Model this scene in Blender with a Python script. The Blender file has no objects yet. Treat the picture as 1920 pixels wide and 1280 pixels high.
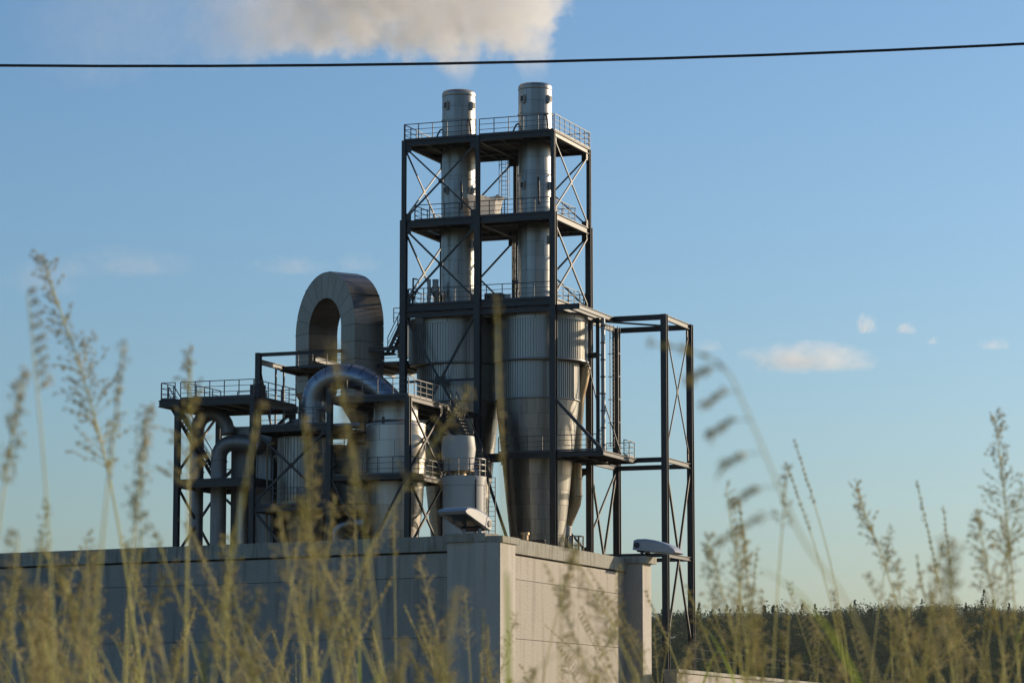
import bpy, math, random
import numpy as np
from mathutils import Vector, Matrix, noise as mnoise

# ------------------------------------------------------------------ camera, sky, sun, exposure
SC = bpy.context.scene
SUN_AZ, SUN_EL = math.radians(57), math.radians(15)        # clockwise from +Y, and above the horizon
cd = bpy.data.cameras.new("Camera"); cam = bpy.data.objects.new("Camera", cd)
SC.collection.objects.link(cam); SC.camera = cam
cd.sensor_width = 36; cd.lens = 107.25; cd.clip_start = 0.05; cd.clip_end = 30000
cam.location = (0, 0, 1.0); cam.rotation_euler = (math.radians(90 + 7.273), 0, 0)
cd.dof.use_dof = True; cd.dof.focus_distance = 195; cd.dof.aperture_fstop = 10.5; cd.dof.aperture_blades = 7

W = bpy.data.worlds.new("World"); SC.world = W; W.use_nodes = True
wn = W.node_tree; bg = wn.nodes["Background"]
sky = wn.nodes.new("ShaderNodeTexSky"); sky.sky_type = 'NISHITA'; sky.sun_disc = False
sky.sun_elevation = SUN_EL; sky.sun_rotation = SUN_AZ
sky.altitude = 100; sky.air_density = 1.15; sky.dust_density = 1.25; sky.ozone_density = 5.2
wn.links.new(sky.outputs[0], bg.inputs[0]); bg.inputs[1].default_value = 0.080

sl = bpy.data.lights.new("Sun", 'SUN'); sl.energy = 3.0; sl.angle = math.radians(0.6); sl.color = (1.0, 0.80, 0.56)
sun = bpy.data.objects.new("Sun", sl); SC.collection.objects.link(sun)
sdir = Vector((math.sin(SUN_AZ)*math.cos(SUN_EL), math.cos(SUN_AZ)*math.cos(SUN_EL), math.sin(SUN_EL)))
sun.rotation_euler = sdir.to_track_quat('Z', 'Y').to_euler(); sun.location = (60, 40, 60)

SC.view_settings.view_transform = 'Standard'; SC.view_settings.look = 'None'
SC.view_settings.gamma = 1; SC.view_settings.use_curve_mapping = False; SC.view_settings.exposure = 0.82
SC.render.engine = 'CYCLES'
SC.cycles.volume_bounces = 8; SC.cycles.max_bounces = 12; SC.cycles.transparent_max_bounces = 16
SC.cycles.volume_step_rate = 0.5; SC.cycles.volume_max_steps = 256

COL = SC.collection
rnd = random.Random(7)

# ------------------------------------------------------------------ materials
MATS = {}
def nodes_of(name):
    m = bpy.data.materials.new(name); m.use_nodes = True
    return m, m.node_tree.nodes, m.node_tree.links, m.node_tree.nodes["Principled BSDF"]

def mat(name, col, rough=0.6, metal=0.0, var=0.12, scale=1.5, stretch=(1, 1, 1), bump=0.0, bscale=20, objvar=0.0,
        stain=None, stain_amt=0.0, spec=0.5, coord='Object'):
    """base colour with large-scale noise variation, per-object variation and optional streaky stains"""
    m, N, L, P = nodes_of(name)
    tc = N.new("ShaderNodeTexCoord"); mp = N.new("ShaderNodeMapping"); mp.inputs['Scale'].default_value = stretch
    L.new(tc.outputs[coord], mp.inputs[0])
    n1 = N.new("ShaderNodeTexNoise"); n1.inputs['Scale'].default_value = scale; n1.inputs['Detail'].default_value = 6
    L.new(mp.outputs[0], n1.inputs['Vector'])
    mr = N.new("ShaderNodeMapRange"); mr.inputs[1].default_value = .25; mr.inputs[2].default_value = .75
    mr.inputs[3].default_value = 1-var; mr.inputs[4].default_value = 1+var
    L.new(n1.outputs['Fac'], mr.inputs[0])
    val = mr.outputs[0]
    if objvar:
        oi = N.new("ShaderNodeObjectInfo"); m2 = N.new("ShaderNodeMapRange")
        m2.inputs[3].default_value = 1-objvar; m2.inputs[4].default_value = 1+objvar
        L.new(oi.outputs['Random'], m2.inputs[0])
        mu = N.new("ShaderNodeMath"); mu.operation = 'MULTIPLY'; L.new(val, mu.inputs[0]); L.new(m2.outputs[0], mu.inputs[1]); val = mu.outputs[0]
    mx = N.new("ShaderNodeVectorMath"); mx.operation = 'SCALE'; mx.inputs[0].default_value = col; L.new(val, mx.inputs['Scale'])
    out = mx.outputs[0]
    if stain:
        n2 = N.new("ShaderNodeTexNoise"); n2.inputs['Scale'].default_value = scale*2.3; n2.inputs['Detail'].default_value = 8
        mp2 = N.new("ShaderNodeMapping"); mp2.inputs['Scale'].default_value = (stretch[0]*3, stretch[1]*3, stretch[2]*.25)
        L.new(tc.outputs[coord], mp2.inputs[0]); L.new(mp2.outputs[0], n2.inputs['Vector'])
        r2 = N.new("ShaderNodeMapRange"); r2.inputs[1].default_value = .5; r2.inputs[2].default_value = .72
        r2.inputs[3].default_value = 0; r2.inputs[4].default_value = stain_amt; L.new(n2.outputs['Fac'], r2.inputs[0])
        mm = N.new("ShaderNodeMix"); mm.data_type = 'RGBA'; L.new(r2.outputs[0], mm.inputs[0]); L.new(out, mm.inputs[6])
        mm.inputs[7].default_value = (*stain, 1); out = mm.outputs[2]
    L.new(out, P.inputs['Base Color'])
    rr = N.new("ShaderNodeMapRange"); rr.inputs[3].default_value = max(.05, rough-.1); rr.inputs[4].default_value = min(1, rough+.1)
    L.new(n1.outputs['Fac'], rr.inputs[0]); L.new(rr.outputs[0], P.inputs['Roughness'])
    P.inputs['Metallic'].default_value = metal; P.inputs['Specular IOR Level'].default_value = spec
    if bump:
        n3 = N.new("ShaderNodeTexNoise"); n3.inputs['Scale'].default_value = bscale; n3.inputs['Detail'].default_value = 4
        L.new(mp.outputs[0], n3.inputs['Vector'])
        bp = N.new("ShaderNodeBump"); bp.inputs['Strength'].default_value = bump; bp.inputs['Distance'].default_value = .05
        L.new(n3.outputs['Fac'], bp.inputs['Height']); L.new(bp.outputs[0], P.inputs['Normal'])
    MATS[name] = m
    return m

STEEL = mat("painted_steel", (.014, .019, .024), .42, 0, .25, 1.2, objvar=.2, stain=(.07, .038, .02), stain_amt=.4, spec=.4)
GALV = mat("galvanised_steel", (.26, .27, .27), .45, .6, .2, 3, objvar=.1)
RAILM = mat("rail_steel", (.055, .065, .075), .55, 0, .2, 3, objvar=.15)
GRATE = mat("deck_grating", (.03, .033, .036), .6, .2, .2, 2)
CLAD = mat("stainless_cladding", (.28, .275, .262), .37, 1.0, .10, .7, (1, 1, .3), bump=.10, bscale=1.4, objvar=.07,
           stain=(.15, .13, .105), stain_amt=.42)
CLADK = mat("cladding_underlay", (.10, .10, .10), .6, .5, .2, 1)
RIBM = mat("ribbed_cladding", (.295, .293, .28), .39, 1.0, .16, .8, (1, 1, .2), objvar=.06, stain=(.2, .17, .13), stain_amt=.35)
DUCTM = mat("duct_sheet", (.21, .20, .182), .44, 1.0, .15, .6, bump=.10, bscale=1.2, objvar=.10, stain=(.16, .12, .09), stain_amt=.5)
DULL = mat("dull_pipe_sheet", (.20, .205, .21), .5, .7, .18, .8, bump=.1, bscale=1.5, objvar=.1, stain=(.11, .095, .08), stain_amt=.5)
BLUEP = mat("pipe_sheet", (.22, .24, .27), .34, 1.0, .15, .8, bump=.1, bscale=1.5, objvar=.08)
VESSEL = mat("vessel_sheet", (.42, .40, .365), .40, .75, .12, .6, (1, 1, .4), bump=.1, bscale=1.2, objvar=.07, stain=(.3, .24, .17), stain_amt=.35)
TANKP = mat("tank_paint", (.37, .37, .35), .55, 0, .08, .7, (1, 1, .3), stain=(.25, .22, .17), stain_amt=.3)
TANP = mat("tan_pipe", (.46, .34, .20), .45, .5, .15, 1.0, (1, 1, .4), objvar=.1, stain=(.18, .09, .04), stain_amt=.7)
PILLAR = mat("concrete_pillar", (.375, .35, .305), .75, 0, .10, .9, bump=.25, bscale=26, objvar=.04, stain=(.19, .17, .14), stain_amt=.5)
CONC = mat("concrete_panel", (.288, .264, .224), .75, 0, .10, .9, bump=.25, bscale=26, objvar=.05, stain=(.15, .135, .11), stain_amt=.8)
CAPM = mat("concrete_coping", (.28, .27, .225), .85, 0, .18, 2.0, bump=.4, bscale=30, objvar=.06, stain=(.10, .095, .06), stain_amt=.75)
DARK = mat("dark_metal", (.03, .03, .032), .5, .3, .2, 3)
LAMPM = mat("lamp_housing", (.28, .29, .31), .38, 0, .06, 4)
CABLEM = mat("cable_rubber", (.012, .012, .014), .5, 0, .1, 5)
ROOFM = mat("roof_gravel", (.2, .19, .17), .9, 0, .2, 4)
HAZEW = None

# glass
GLASS, N_, L_, P_ = nodes_of("lamp_glass")
P_.inputs['Base Color'].default_value = (.06, .06, .055, 1); P_.inputs['Roughness'].default_value = .12; P_.inputs['Metallic'].default_value = .4

# tarpaulin: thin and letting light through
TARP, N_, L_, P_ = nodes_of("white_tarpaulin")
tl = N_.new("ShaderNodeBsdfTranslucent"); tl.inputs[0].default_value = (.92, .88, .82, 1)
mxs = N_.new("ShaderNodeMixShader"); mxs.inputs[0].default_value = .55
P_.inputs['Base Color'].default_value = (.82, .80, .76, 1); P_.inputs['Roughness'].default_value = .6
L_.new(P_.outputs[0], mxs.inputs[1]); L_.new(tl.outputs[0], mxs.inputs[2]); L_.new(mxs.outputs[0], N_["Material Output"].inputs[0])

def plant_mat(name, c1, c2, trans, tfac=.45, spec=.25, nscale=9):
    m, N, L, P = nodes_of(name)
    tc = N.new("ShaderNodeTexCoord"); n = N.new("ShaderNodeTexNoise"); n.inputs['Scale'].default_value = nscale; n.inputs['Detail'].default_value = 3
    L.new(tc.outputs['Object'], n.inputs['Vector'])
    mr = N.new("ShaderNodeMapRange"); mr.inputs[1].default_value = .35; mr.inputs[2].default_value = .65; L.new(n.outputs['Fac'], mr.inputs[0])
    mm = N.new("ShaderNodeMix"); mm.data_type = 'RGBA'; mm.inputs[6].default_value = (*c1, 1); mm.inputs[7].default_value = (*c2, 1); L.new(mr.outputs[0], mm.inputs[0])
    L.new(mm.outputs[2], P.inputs['Base Color']); P.inputs['Roughness'].default_value = .6; P.inputs['Specular IOR Level'].default_value = spec
    t = N.new("ShaderNodeBsdfTranslucent"); t.inputs[0].default_value = (*trans, 1)
    mx = N.new("ShaderNodeMixShader"); mx.inputs[0].default_value = tfac
    L.new(P.outputs[0], mx.inputs[1]); L.new(t.outputs[0], mx.inputs[2]); L.new(mx.outputs[0], N["Material Output"].inputs[0])
    return m
STRAW = plant_mat("grass_straw", (.68, .63, .35), (.34, .37, .12), (.84, .78, .34), .45)
HEADM = plant_mat("grass_seed", (.58, .52, .31), (.13, .15, .05), (.80, .70, .34), .42)
LEAFG = plant_mat("grass_leaf", (.10, .16, .03), (.16, .17, .05), (.26, .34, .05))
FOREST = plant_mat("forest_foliage", (.022, .043, .028), (.038, .058, .030), (.05, .075, .025), .2, .02, .035)
BARK = mat("bark", (.09, .07, .05), .9, 0, .2, 3)
SOIL = mat("meadow_ground", (.20, .175, .095), .95, 0, .35, .15, stain=(.11, .12, .04), stain_amt=.6)
HILLG = mat("hill_ground", (.045, .06, .02), .95, 0, .3, .02)

# ------------------------------------------------------------------ object helpers
AZ = math.radians(20.7)                      # the plant's grid is turned 20.7 degrees from the view
ORIG = Vector((2.738, 200.0, 0.0))           # foot of the tower's corner column
BASE = {}
PLANT_ROT = -AZ
def to_world(p): 
    u, v, w = p
    return ORIG + Vector((u*math.cos(AZ)+v*math.sin(AZ), -u*math.sin(AZ)+v*math.cos(AZ), w))

def thing(name, label, cat, base=(0, 0, 0), group=None, world=False, kind=None, rotz=0.0):
    e = bpy.data.objects.new(name, None); COL.objects.link(e); e.empty_display_size = .3
    if world: e.location = base; e.rotation_euler = (0, 0, rotz)
    else: e.location = to_world(base); e.rotation_euler = (0, 0, PLANT_ROT)
    BASE[e.name] = Vector(base) if not (world and rotz) else Vector((0, 0, 0))
    e["label"] = label; e["category"] = cat
    if group: e["group"] = group
    if kind: e["kind"] = kind
    return e

def mesh_of(vf, name="m", smooth=False):
    me = bpy.data.meshes.new(name); me.from_pydata([tuple(v) for v in vf[0]], [], vf[1])
    if smooth: me.polygons.foreach_set("use_smooth", [True]*len(me.polygons))
    me.update(); return me

def part(parent, name, vf, m, smooth=False, label=None, kind=None, autosmooth=None):
    b = BASE[parent.name]
    me = mesh_of(([Vector(v)-b for v in vf[0]], vf[1]), name, smooth); me.materials.append(m)
    if autosmooth is not None: me.set_sharp_from_angle(angle=math.radians(autosmooth))
    o = bpy.data.objects.new(name, me); COL.objects.link(o); o.parent = parent; BASE[o.name] = b
    if label: o["label"] = label
    if kind: o["kind"] = kind
    return o

def piece(parent, name, me, loc=(0, 0, 0), rotz=0.0, scale=None):
    """a part that shares its mesh with its likes"""
    b = BASE[parent.name]
    o = bpy.data.objects.new(name, me); COL.objects.link(o); o.parent = parent; o.location = Vector(loc)-b
    o.rotation_euler = (0, 0, rotz)
    if scale: o.scale = scale
    BASE[o.name] = b
    return o

def solo(name, vf, m, label, cat, base=(0, 0, 0), world=False, group=None, kind=None, smooth=False):
    b = Vector(base)
    me = mesh_of(([Vector(v)-b for v in vf[0]], vf[1]), name, smooth); me.materials.append(m)
    o = bpy.data.objects.new(name, me); COL.objects.link(o)
    if world: o.location = b
    else: o.location = to_world(b); o.rotation_euler = (0, 0, PLANT_ROT)
    BASE[o.name] = b
    if label: o["label"] = label
    if cat: o["category"] = cat
    if group: o["group"] = group
    if kind: o["kind"] = kind
    return o

# ------------------------------------------------------------------ shapes (vertices, faces)
def join(*vfs):
    V, F = [], []
    for v, f in vfs:
        n = len(V); V += list(v); F += [tuple(i+n for i in q) for q in f]
    return V, F
def box(x0, x1, y0, y1, z0, z1):
    v = [(x, y, z) for z in (z0, z1) for x, y in ((x0, y0), (x1, y0), (x1, y1), (x0, y1))]
    return v, [(3, 2, 1, 0), (4, 5, 6, 7), (0, 1, 5, 4), (1, 2, 6, 5), (2, 3, 7, 6), (3, 0, 4, 7)]
def frame(d, up=None):
    d = d.normalized()
    if up is None: up = Vector((0, 0, 1)) if abs(d.z) < .95 else Vector((0, 1, 0))
    s = d.cross(up).normalized(); return s, s.cross(d).normalized()
def extrude(p0, p1, prof, up=None):
    p0, p1 = Vector(p0), Vector(p1); s, u = frame(p1-p0, up); n = len(prof)
    V = [p0+s*a+u*b for a, b in prof]+[p1+s*a+u*b for a, b in prof]
    F = [(i, (i+1) % n, n+(i+1) % n, n+i) for i in range(n)]+[tuple(range(n-1, -1, -1)), tuple(range(n, 2*n))]
    return V, F
def iprof(w, h, t=None):
    t = t or .07*h+.012; a = w/2; b = h/2; k = t*.5
    return [(-a, -b), (a, -b), (a, -b+t), (k, -b+t), (k, b-t), (a, b-t), (a, b), (-a, b), (-a, b-t), (-k, b-t), (-k, -b+t), (-a, -b+t)]
def ibeam(p0, p1, w, h, up=None): return extrude(p0, p1, iprof(w, h), up)
def bar(p0, p1, w, h=None, up=None):
    h = h or w; return extrude(p0, p1, [(-w/2, -h/2), (w/2, -h/2), (w/2, h/2), (-w/2, h/2)], up)
def rod(p0, p1, r, n=6): return extrude(p0, p1, [(r*math.cos(2*math.pi*i/n), r*math.sin(2*math.pi*i/n)) for i in range(n)])
def smooth_path(pts, k=5):
    pts = [Vector(p) for p in pts]; out = []
    for i in range(len(pts)-1):
        a = pts[max(i-1, 0)]; b = pts[i]; c = pts[i+1]; d = pts[min(i+2, len(pts)-1)]
        for j in range(k):
            t = j/k
            out.append(.5*((2*b)+(c-a)*t+(2*a-5*b+4*c-d)*t*t+(3*b-a-3*c+d)*t**3))
    out.append(pts[-1]); return out
def tube(pts, rad, n=16, caps=True):
    pts = [Vector(p) for p in pts]; m = len(pts); V = []; F = []
    if not hasattr(rad, '__len__'): rad = [rad]*m
    up = None
    for i, p in enumerate(pts):
        d = (pts[min(i+1, m-1)]-pts[max(i-1, 0)]).normalized()
        if up is None: s, u = frame(d)
        else:
            s = d.cross(up); s = s.normalized() if s.length > 1e-6 else frame(d)[0]; u = s.cross(d).normalized()
        up = u
        V += [p+(s*math.cos(2*math.pi*j/n)+u*math.sin(2*math.pi*j/n))*rad[i] for j in range(n)]
    for i in range(m-1):
        for j in range(n): F.append((i*n+j, i*n+(j+1) % n, (i+1)*n+(j+1) % n, (i+1)*n+j))
    if caps: F += [tuple(range(n-1, -1, -1)), tuple(range((m-1)*n, m*n))]
    return V, F
def lathe(cx, cy, prof, n=48, caps=True):
    V = [(cx+r*math.cos(2*math.pi*j/n), cy+r*math.sin(2*math.pi*j/n), z) for r, z in prof for j in range(n)]; m = len(prof)
    F = [(i*n+j, i*n+(j+1) % n, (i+1)*n+(j+1) % n, (i+1)*n+j) for i in range(m-1) for j in range(n)]
    if caps: F += [tuple(range(n-1, -1, -1)), tuple(range((m-1)*n, m*n))]
    return V, F
def arc_plate(cx, cy, a0, a1, r0, z0, r1, z1, n=6):
    V = []; 
    for k in range(n+1):
        a = a0+(a1-a0)*k/n; V += [(cx+r0*math.cos(a), cy+r0*math.sin(a), z0), (cx+r1*math.cos(a), cy+r1*math.sin(a), z1)]
    return V, [(2*k, 2*k+2, 2*k+3, 2*k+1) for k in range(n)]
def ribbed(cx, cy, r0, z0, r1, z1, ribs, depth=.05):
    V = []; F = []
    prof = ((0, 0), (.62, 0), (.70, depth), (.92, depth))
    n = ribs*4
    for r, z in ((r0, z0), (r1, z1)):
        for k in range(ribs):
            for f, d in prof:
                a = 2*math.pi*(k+f)/ribs; V.append((cx+(r+d)*math.cos(a), cy+(r+d)*math.sin(a), z))
    F = [(j, (j+1) % n, n+(j+1) % n, n+j) for j in range(n)]
    return V, F
def clad(parent, cx, cy, prof, plates, m, name="cladding_plate", gap=.022, off=0.0, lap=.012):
    """sheet plates ring by ring over a dark core: every plate a piece of its own"""
    part(parent, "core", lathe(cx, cy, [(r-.04, z) for r, z in prof], 32), CLADK, True)
    for i in range(len(prof)-1):
        (r0, z0), (r1, z1) = prof[i], prof[i+1]
        if z0 > z1: (r0, z0), (r1, z1) = (r1, z1), (r0, z0)
        sh = (i % 2)*.5+off
        for k in range(plates):
            g = gap/max(r0, .3)/2
            a0 = 2*math.pi*(k+sh)/plates+g; a1 = 2*math.pi*(k+1+sh)/plates-g
            part(parent, name, arc_plate(cx, cy, a0, a1, r0+lap, z0+gap*.4, r1, z1-gap*.4, max(3, int(48/plates))), m, True)

POST_ME = mesh_of(box(-.025, .025, -.025, .025, 0, 1.1), "post"); POST_ME.materials.append(RAILM)
def railing(parent, path, w, h=1.1, step=1.08, m=None, kick=True, closed=False, ring=None):
    m = m or RAILM; vfs = []
    pts = [Vector((p[0], p[1], w)) for p in path]
    for a, b in zip(pts[:-1], pts[1:]):
        for hh, t in ((h, .05), (h*.67, .034), (h*.34, .034)):
            vfs.append(bar(a+Vector((0, 0, hh)), b+Vector((0, 0, hh)), t))
        if kick: vfs.append(bar(a+Vector((0, 0, .06)), b+Vector((0, 0, .06)), .012, .11))
    o = part(parent, "railing", join(*vfs), m)
    for a, b in zip(pts[:-1], pts[1:]):
        n = max(1, round((b-a).length/step))
        for i in range(n+1):
            if i == n and b is not pts[-1]: continue
            piece(o, "post", POST_ME, a+(b-a)*i/n, scale=(1, 1, h/1.1))
    return o

def deck(parent, u0, u1, v0, v1, w, joist=1.35, edge=.30, along='v', slab=True):
    if slab: part(parent, "deck", box(u0+.02, u1-.02, v0+.02, v1-.02, w-.045, w), GRATE)
    e = edge; zc = w-.05-e/2
    for v in (v0, v1): part(parent, "beam", ibeam((u0, v, zc), (u1, v, zc), .18, e), STEEL)
    for u in (u0, u1): part(parent, "beam", ibeam((u, v0, zc-.004), (u, v1, zc-.004), .18, e), STEEL)
    if along == 'v':
        n = max(2, round((u1-u0)/joist))
        for i in range(1, n): 
            u = u0+(u1-u0)*i/n; part(parent, "joist", ibeam((u, v0, w-.16), (u, v1, w-.16), .10, .2), STEEL)
    else:
        n = max(2, round((v1-v0)/joist))
        for i in range(1, n):
            v = v0+(v1-v0)*i/n; part(parent, "joist", ibeam((u0, v, w-.16), (u1, v, w-.16), .10, .2), STEEL)

def column(parent, u, v, w0, w1, s=.36): part(parent, "column", ibeam((u, v, w0), (u, v, w1), s, s, Vector((0, 1, 0))), STEEL)
def brace(parent, p0, p1, s=.11, m=None): part(parent, "brace", bar(p0, p1, s), m or STEEL)
def xbrace(parent, a, b, w0, w1, s=.11):
    brace(parent, (*a, w0), (*b, w1), s); brace(parent, (*b, w0), (*a, w1), s)
    d = Vector((b[0]-a[0], b[1]-a[1], 0)); L = d.length; d /= L; up = Vector((0, 0, 1)); n = d.cross(up)
    for t, w, k in ((.5, (w0+w1)/2, .17), (.035, w0+.12, .24), (.965, w0+.12, .24), (.035, w1-.12, .24), (.965, w1-.12, .24)):
        c = Vector((a[0], a[1], 0))+d*(L*t)+up*w
        part(parent, "gusset_plate", bar(c-d*k, c+d*k, .03+s*.3, k*2), STEEL)

TREADS = {}
def stair(parent, p0, p1, width=.85, side=(0, 1, 0), treads=None, rail=True):
    """flight from p0 (top) down to p1; side is the direction across it"""
    p0, p1, s = Vector(p0), Vector(p1), Vector(side).normalized()
    o = part(parent, "stair", bar(p0, p1, .05, .24), STEEL)
    part(o, "stringer", bar(p0+s*width, p1+s*width, .05, .24), STEEL)
    n = treads or int(abs(p0.z-p1.z)/.22)
    fl = Vector((p1.x-p0.x, p1.y-p0.y, 0)).normalized()
    ang = math.atan2(s.y, s.x)
    key = (round(width, 2),)
    if key not in TREADS:
        me = mesh_of(box(0, width, -.11, .11, -.02, .02), "tread"); me.materials.append(GRATE); TREADS[key] = me
    for i in range(1, n+1):
        p = p0.lerp(p1, i/(n+1)); piece(o, "tread", TREADS[key], p, ang)
    if rail:
        for q in (Vector((0, 0, 0)), s*width):
            vf = [bar(p0+q+Vector((0, 0, h)), p1+q+Vector((0, 0, h)), t) for h, t in ((1.0, .05), (.55, .035))]
            k = max(2, int((p1-p0).length/1.1))
            for i in range(k+1):
                p = p0.lerp(p1, i/k)+q; vf.append(bar(p, p+Vector((0, 0, 1.0)), .045))
            part(o, "handrail", join(*vf), RAILM)
    return o

def ladder(parent, p0, p1, width=.45, across=(1, 0, 0), out=(0, -1, 0), cage=True):
    p0, p1, s, o_ = Vector(p0), Vector(p1), Vector(across).normalized(), Vector(out).normalized()
    vf = [bar(p0-s*width/2, p1-s*width/2, .05), bar(p0+s*width/2, p1+s*width/2, .05)]
    n = int((p1-p0).length/.3)
    for i in range(n+1):
        p = p0.lerp(p1, i/n); vf.append(bar(p-s*width/2, p+s*width/2, .028))
    o = part(parent, "ladder", join(*vf), RAILM)
    if cage:
        L = (p1-p0).length; k = max(2, int((L-2.2)/.9)); hoops = []
        ring = lambda p: [p+s*math.cos(a)*.36+o_*(math.sin(a)*.62+.02) for a in [math.pi*j/8 for j in range(9)]]
        prev = None
        for i in range(k+1):
            p = p0.lerp(p1, (2.2+(L-2.2)*i/k)/L); r = ring(p)
            vf = [bar(r[j], r[j+1], .03) for j in range(8)]
            if prev:
                vf += [bar(prev[j], r[j], .022) for j in (0, 2, 4, 6, 8)]
            prev = r
            part(o, "cage_hoop", join(*vf), RAILM)
    return o

# ------------------------------------------------------------------ ground, hill
def grid_sheet(xs, ys, hf):
    V = [(x, y, hf(x, y)) for y in ys for x in xs]; n = len(xs)
    F = [(j*n+i, j*n+i+1, (j+1)*n+i+1, (j+1)*n+i) for j in range(len(ys)-1) for i in range(n-1)]
    return V, F
def hill_h(x, y):
    t = min(1, max(0, (y-900)/620)); s = t*t*(3-2*t)
    return s*(45.5+x*.008+5*mnoise.noise(Vector((x*.004, y*.003, 3.1)))+2.5*mnoise.noise(Vector((x*.013, 7.7, y*.01))))
solo("ground", ([(-9000, -3000, 0), (9000, -3000, 0), (9000, 12000, 0), (-9000, 12000, 0)], [(0, 1, 2, 3)]), SOIL, None, None, (0, 0, 0), True, kind="structure")
hx = [-1500+50*i for i in range(61)]; hy = [905+40*i for i in range(36)]
solo("hill", grid_sheet(hx, hy, lambda x, y: hill_h(x, y)-.02 if y > 910 else -.5), HILLG, None, None, (0, 905, 0), True, kind="structure", smooth=True)

def forest():
    rg = np.random.default_rng(5); V = []; F = []; nv = 0
    protos = []
    for k in range(10):
        conifer = k >= 9
        n = 330; pts = []
        for i in range(n):
            if conifer:
                z = rg.uniform(.1, 1); rr = (1-z)*.42*rg.uniform(.55, 1.05); a = rg.uniform(0, 6.283)
                c = np.array([rr*math.cos(a), rr*math.sin(a), z*1.25])
            else:
                d = rg.normal(size=3); d /= np.linalg.norm(d); d *= rg.uniform(.55, .98)
                lob = 1+.22*math.sin(3*math.atan2(d[1], d[0])+k)+.15*math.sin(5*d[2]+k)
                c = np.array([d[0]*.55*lob, d[1]*.55*lob, .62+d[2]*.42*lob])
            s = rg.uniform(.028, .055)
            q = rg.uniform(-1, 1, size=(3, 3))*s
            pts.append(c+q)
        protos.append(np.array(pts).reshape(-1, 3))
    cnt = 0
    for row in range(52):
        y = 1090+row*9.0
        half = 175+y*.12
        nx = int(2*half/7.6)
        for i in range(nx):
            x = -half*.9+(i+rg.uniform(-.45, .45))*2*half/nx+60
            yy = y+rg.uniform(-4.5, 4.5)
            p = protos[rg.integers(0, 10)]
            h = rg.uniform(8.5, 13.5)*(1.0 if rg.random() < .93 else 1.25); a = rg.uniform(0, 6.28); w = h*rg.uniform(.8, 1.15)
            ca, sa = math.cos(a), math.sin(a)
            q = np.stack([(p[:, 0]*ca-p[:, 1]*sa)*w, (p[:, 0]*sa+p[:, 1]*ca)*w, p[:, 2]*h], 1)+np.array([x, yy, hill_h(x, yy)])
            V.append(q); cnt += len(q)
    V = np.concatenate(V).astype(np.float32); n = len(V)//3
    me = bpy.data.meshes.new("forest"); me.vertices.add(n*3); me.vertices.foreach_set("co", V.ravel())
    me.loops.add(n*3); me.loops.foreach_set("vertex_index", np.arange(n*3, dtype=np.int32))
    me.polygons.add(n); me.polygons.foreach_set("loop_start", np.arange(0, n*3, 3, dtype=np.int32))
    me.update(calc_edges=True); me.materials.append(FOREST)
    o = bpy.data.objects.new("forest", me); COL.objects.link(o)
    o["label"] = "dark green mixed wood covering the far hill"; o["category"] = "forest"; o["kind"] = "stuff"
forest()

# ------------------------------------------------------------------ concrete hall in front of the plant
DL = Vector((-.8549, .5187, 0)); DR = Vector((.3318, .9433, 0))      # along the shaded and the sunlit wall
NL = Vector((-.5187, -.8549, 0)); NR = Vector((.9433, -.3318, 0))    # outward normals
C0 = Vector((-.331, 50.008, 0)); ZT = 4.2
hall = thing("concrete_hall", "low beige concrete panel hall standing in front of the steel plant", "building", tuple(C0), world=True)
def slab(p, d, n, l0, l1, o0, o1, z0, z1):
    """block along d from l0 to l1, from offset o0 to o1 along n"""
    c = [p+d*l+n*o for l, o in ((l0, o0), (l1, o0), (l1, o1), (l0, o1))]
    V = [Vector((q.x, q.y, z)) for z in (z0, z1) for q in c]
    if d.cross(n).z < 0: F = [(0, 1, 2, 3), (7, 6, 5, 4), (4, 5, 1, 0), (5, 6, 2, 1), (6, 7, 3, 2), (7, 4, 0, 3)]
    else: F = [(3, 2, 1, 0), (4, 5, 6, 7), (0, 1, 5, 4), (1, 2, 6, 5), (2, 3, 7, 6), (3, 0, 4, 7)]
    return V, F
LW, RW = 24.0, 7.9
# core behind the panels
inner = [C0+DL*.5-NR*.25-NL*.25, C0+DL*LW-NL*.25, C0+DL*LW+DR*RW-NL*.25, C0+DR*(RW-.1)-NR*.25]
part(hall, "core", ([Vector((q.x, q.y, z)) for z in (0, 4.02) for q in inner], [(0, 1, 2, 3), (7, 6, 5, 4), (0, 4, 5, 1), (1, 5, 6, 2), (2, 6, 7, 3), (3, 7, 4, 0)]), ROOFM)
levels = [0.0, .53, 1.53, 2.53, 3.52, 3.92]
for i in range(len(levels)-1):
    z0, z1 = levels[i]+.004, levels[i+1]-.004
    l = .80
    while l < LW-.1:
        l1 = min(l+6.0, LW)
        part(hall, "wall_panel", slab(C0, DL, NL, l+.004, l1-.004, -.2, 0, z0, z1), CONC); l = l1
    l = .60
    for l1 in (RW-.5,):
        part(hall, "wall_panel", slab(C0, DR, NR, l+.006, l1-.006, -.2, 0, z0, z1), CONC); l = l1
# parapet blocks with a drip groove under them
l = .72
for l1 in (2.2, 8.4, 14.6, LW):
    part(hall, "parapet", slab(C0, DL, NL, l+.004, l1-.004, -.34, .035, 3.95, ZT), CAPM); l = l1
l = .55
for l1 in (2.6, 4.7, RW-.42):
    part(hall, "parapet", slab(C0, DR, NR, l+.004, l1-.004, -.34, .04, 3.945, ZT-.01), CAPM); l = l1
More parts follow.
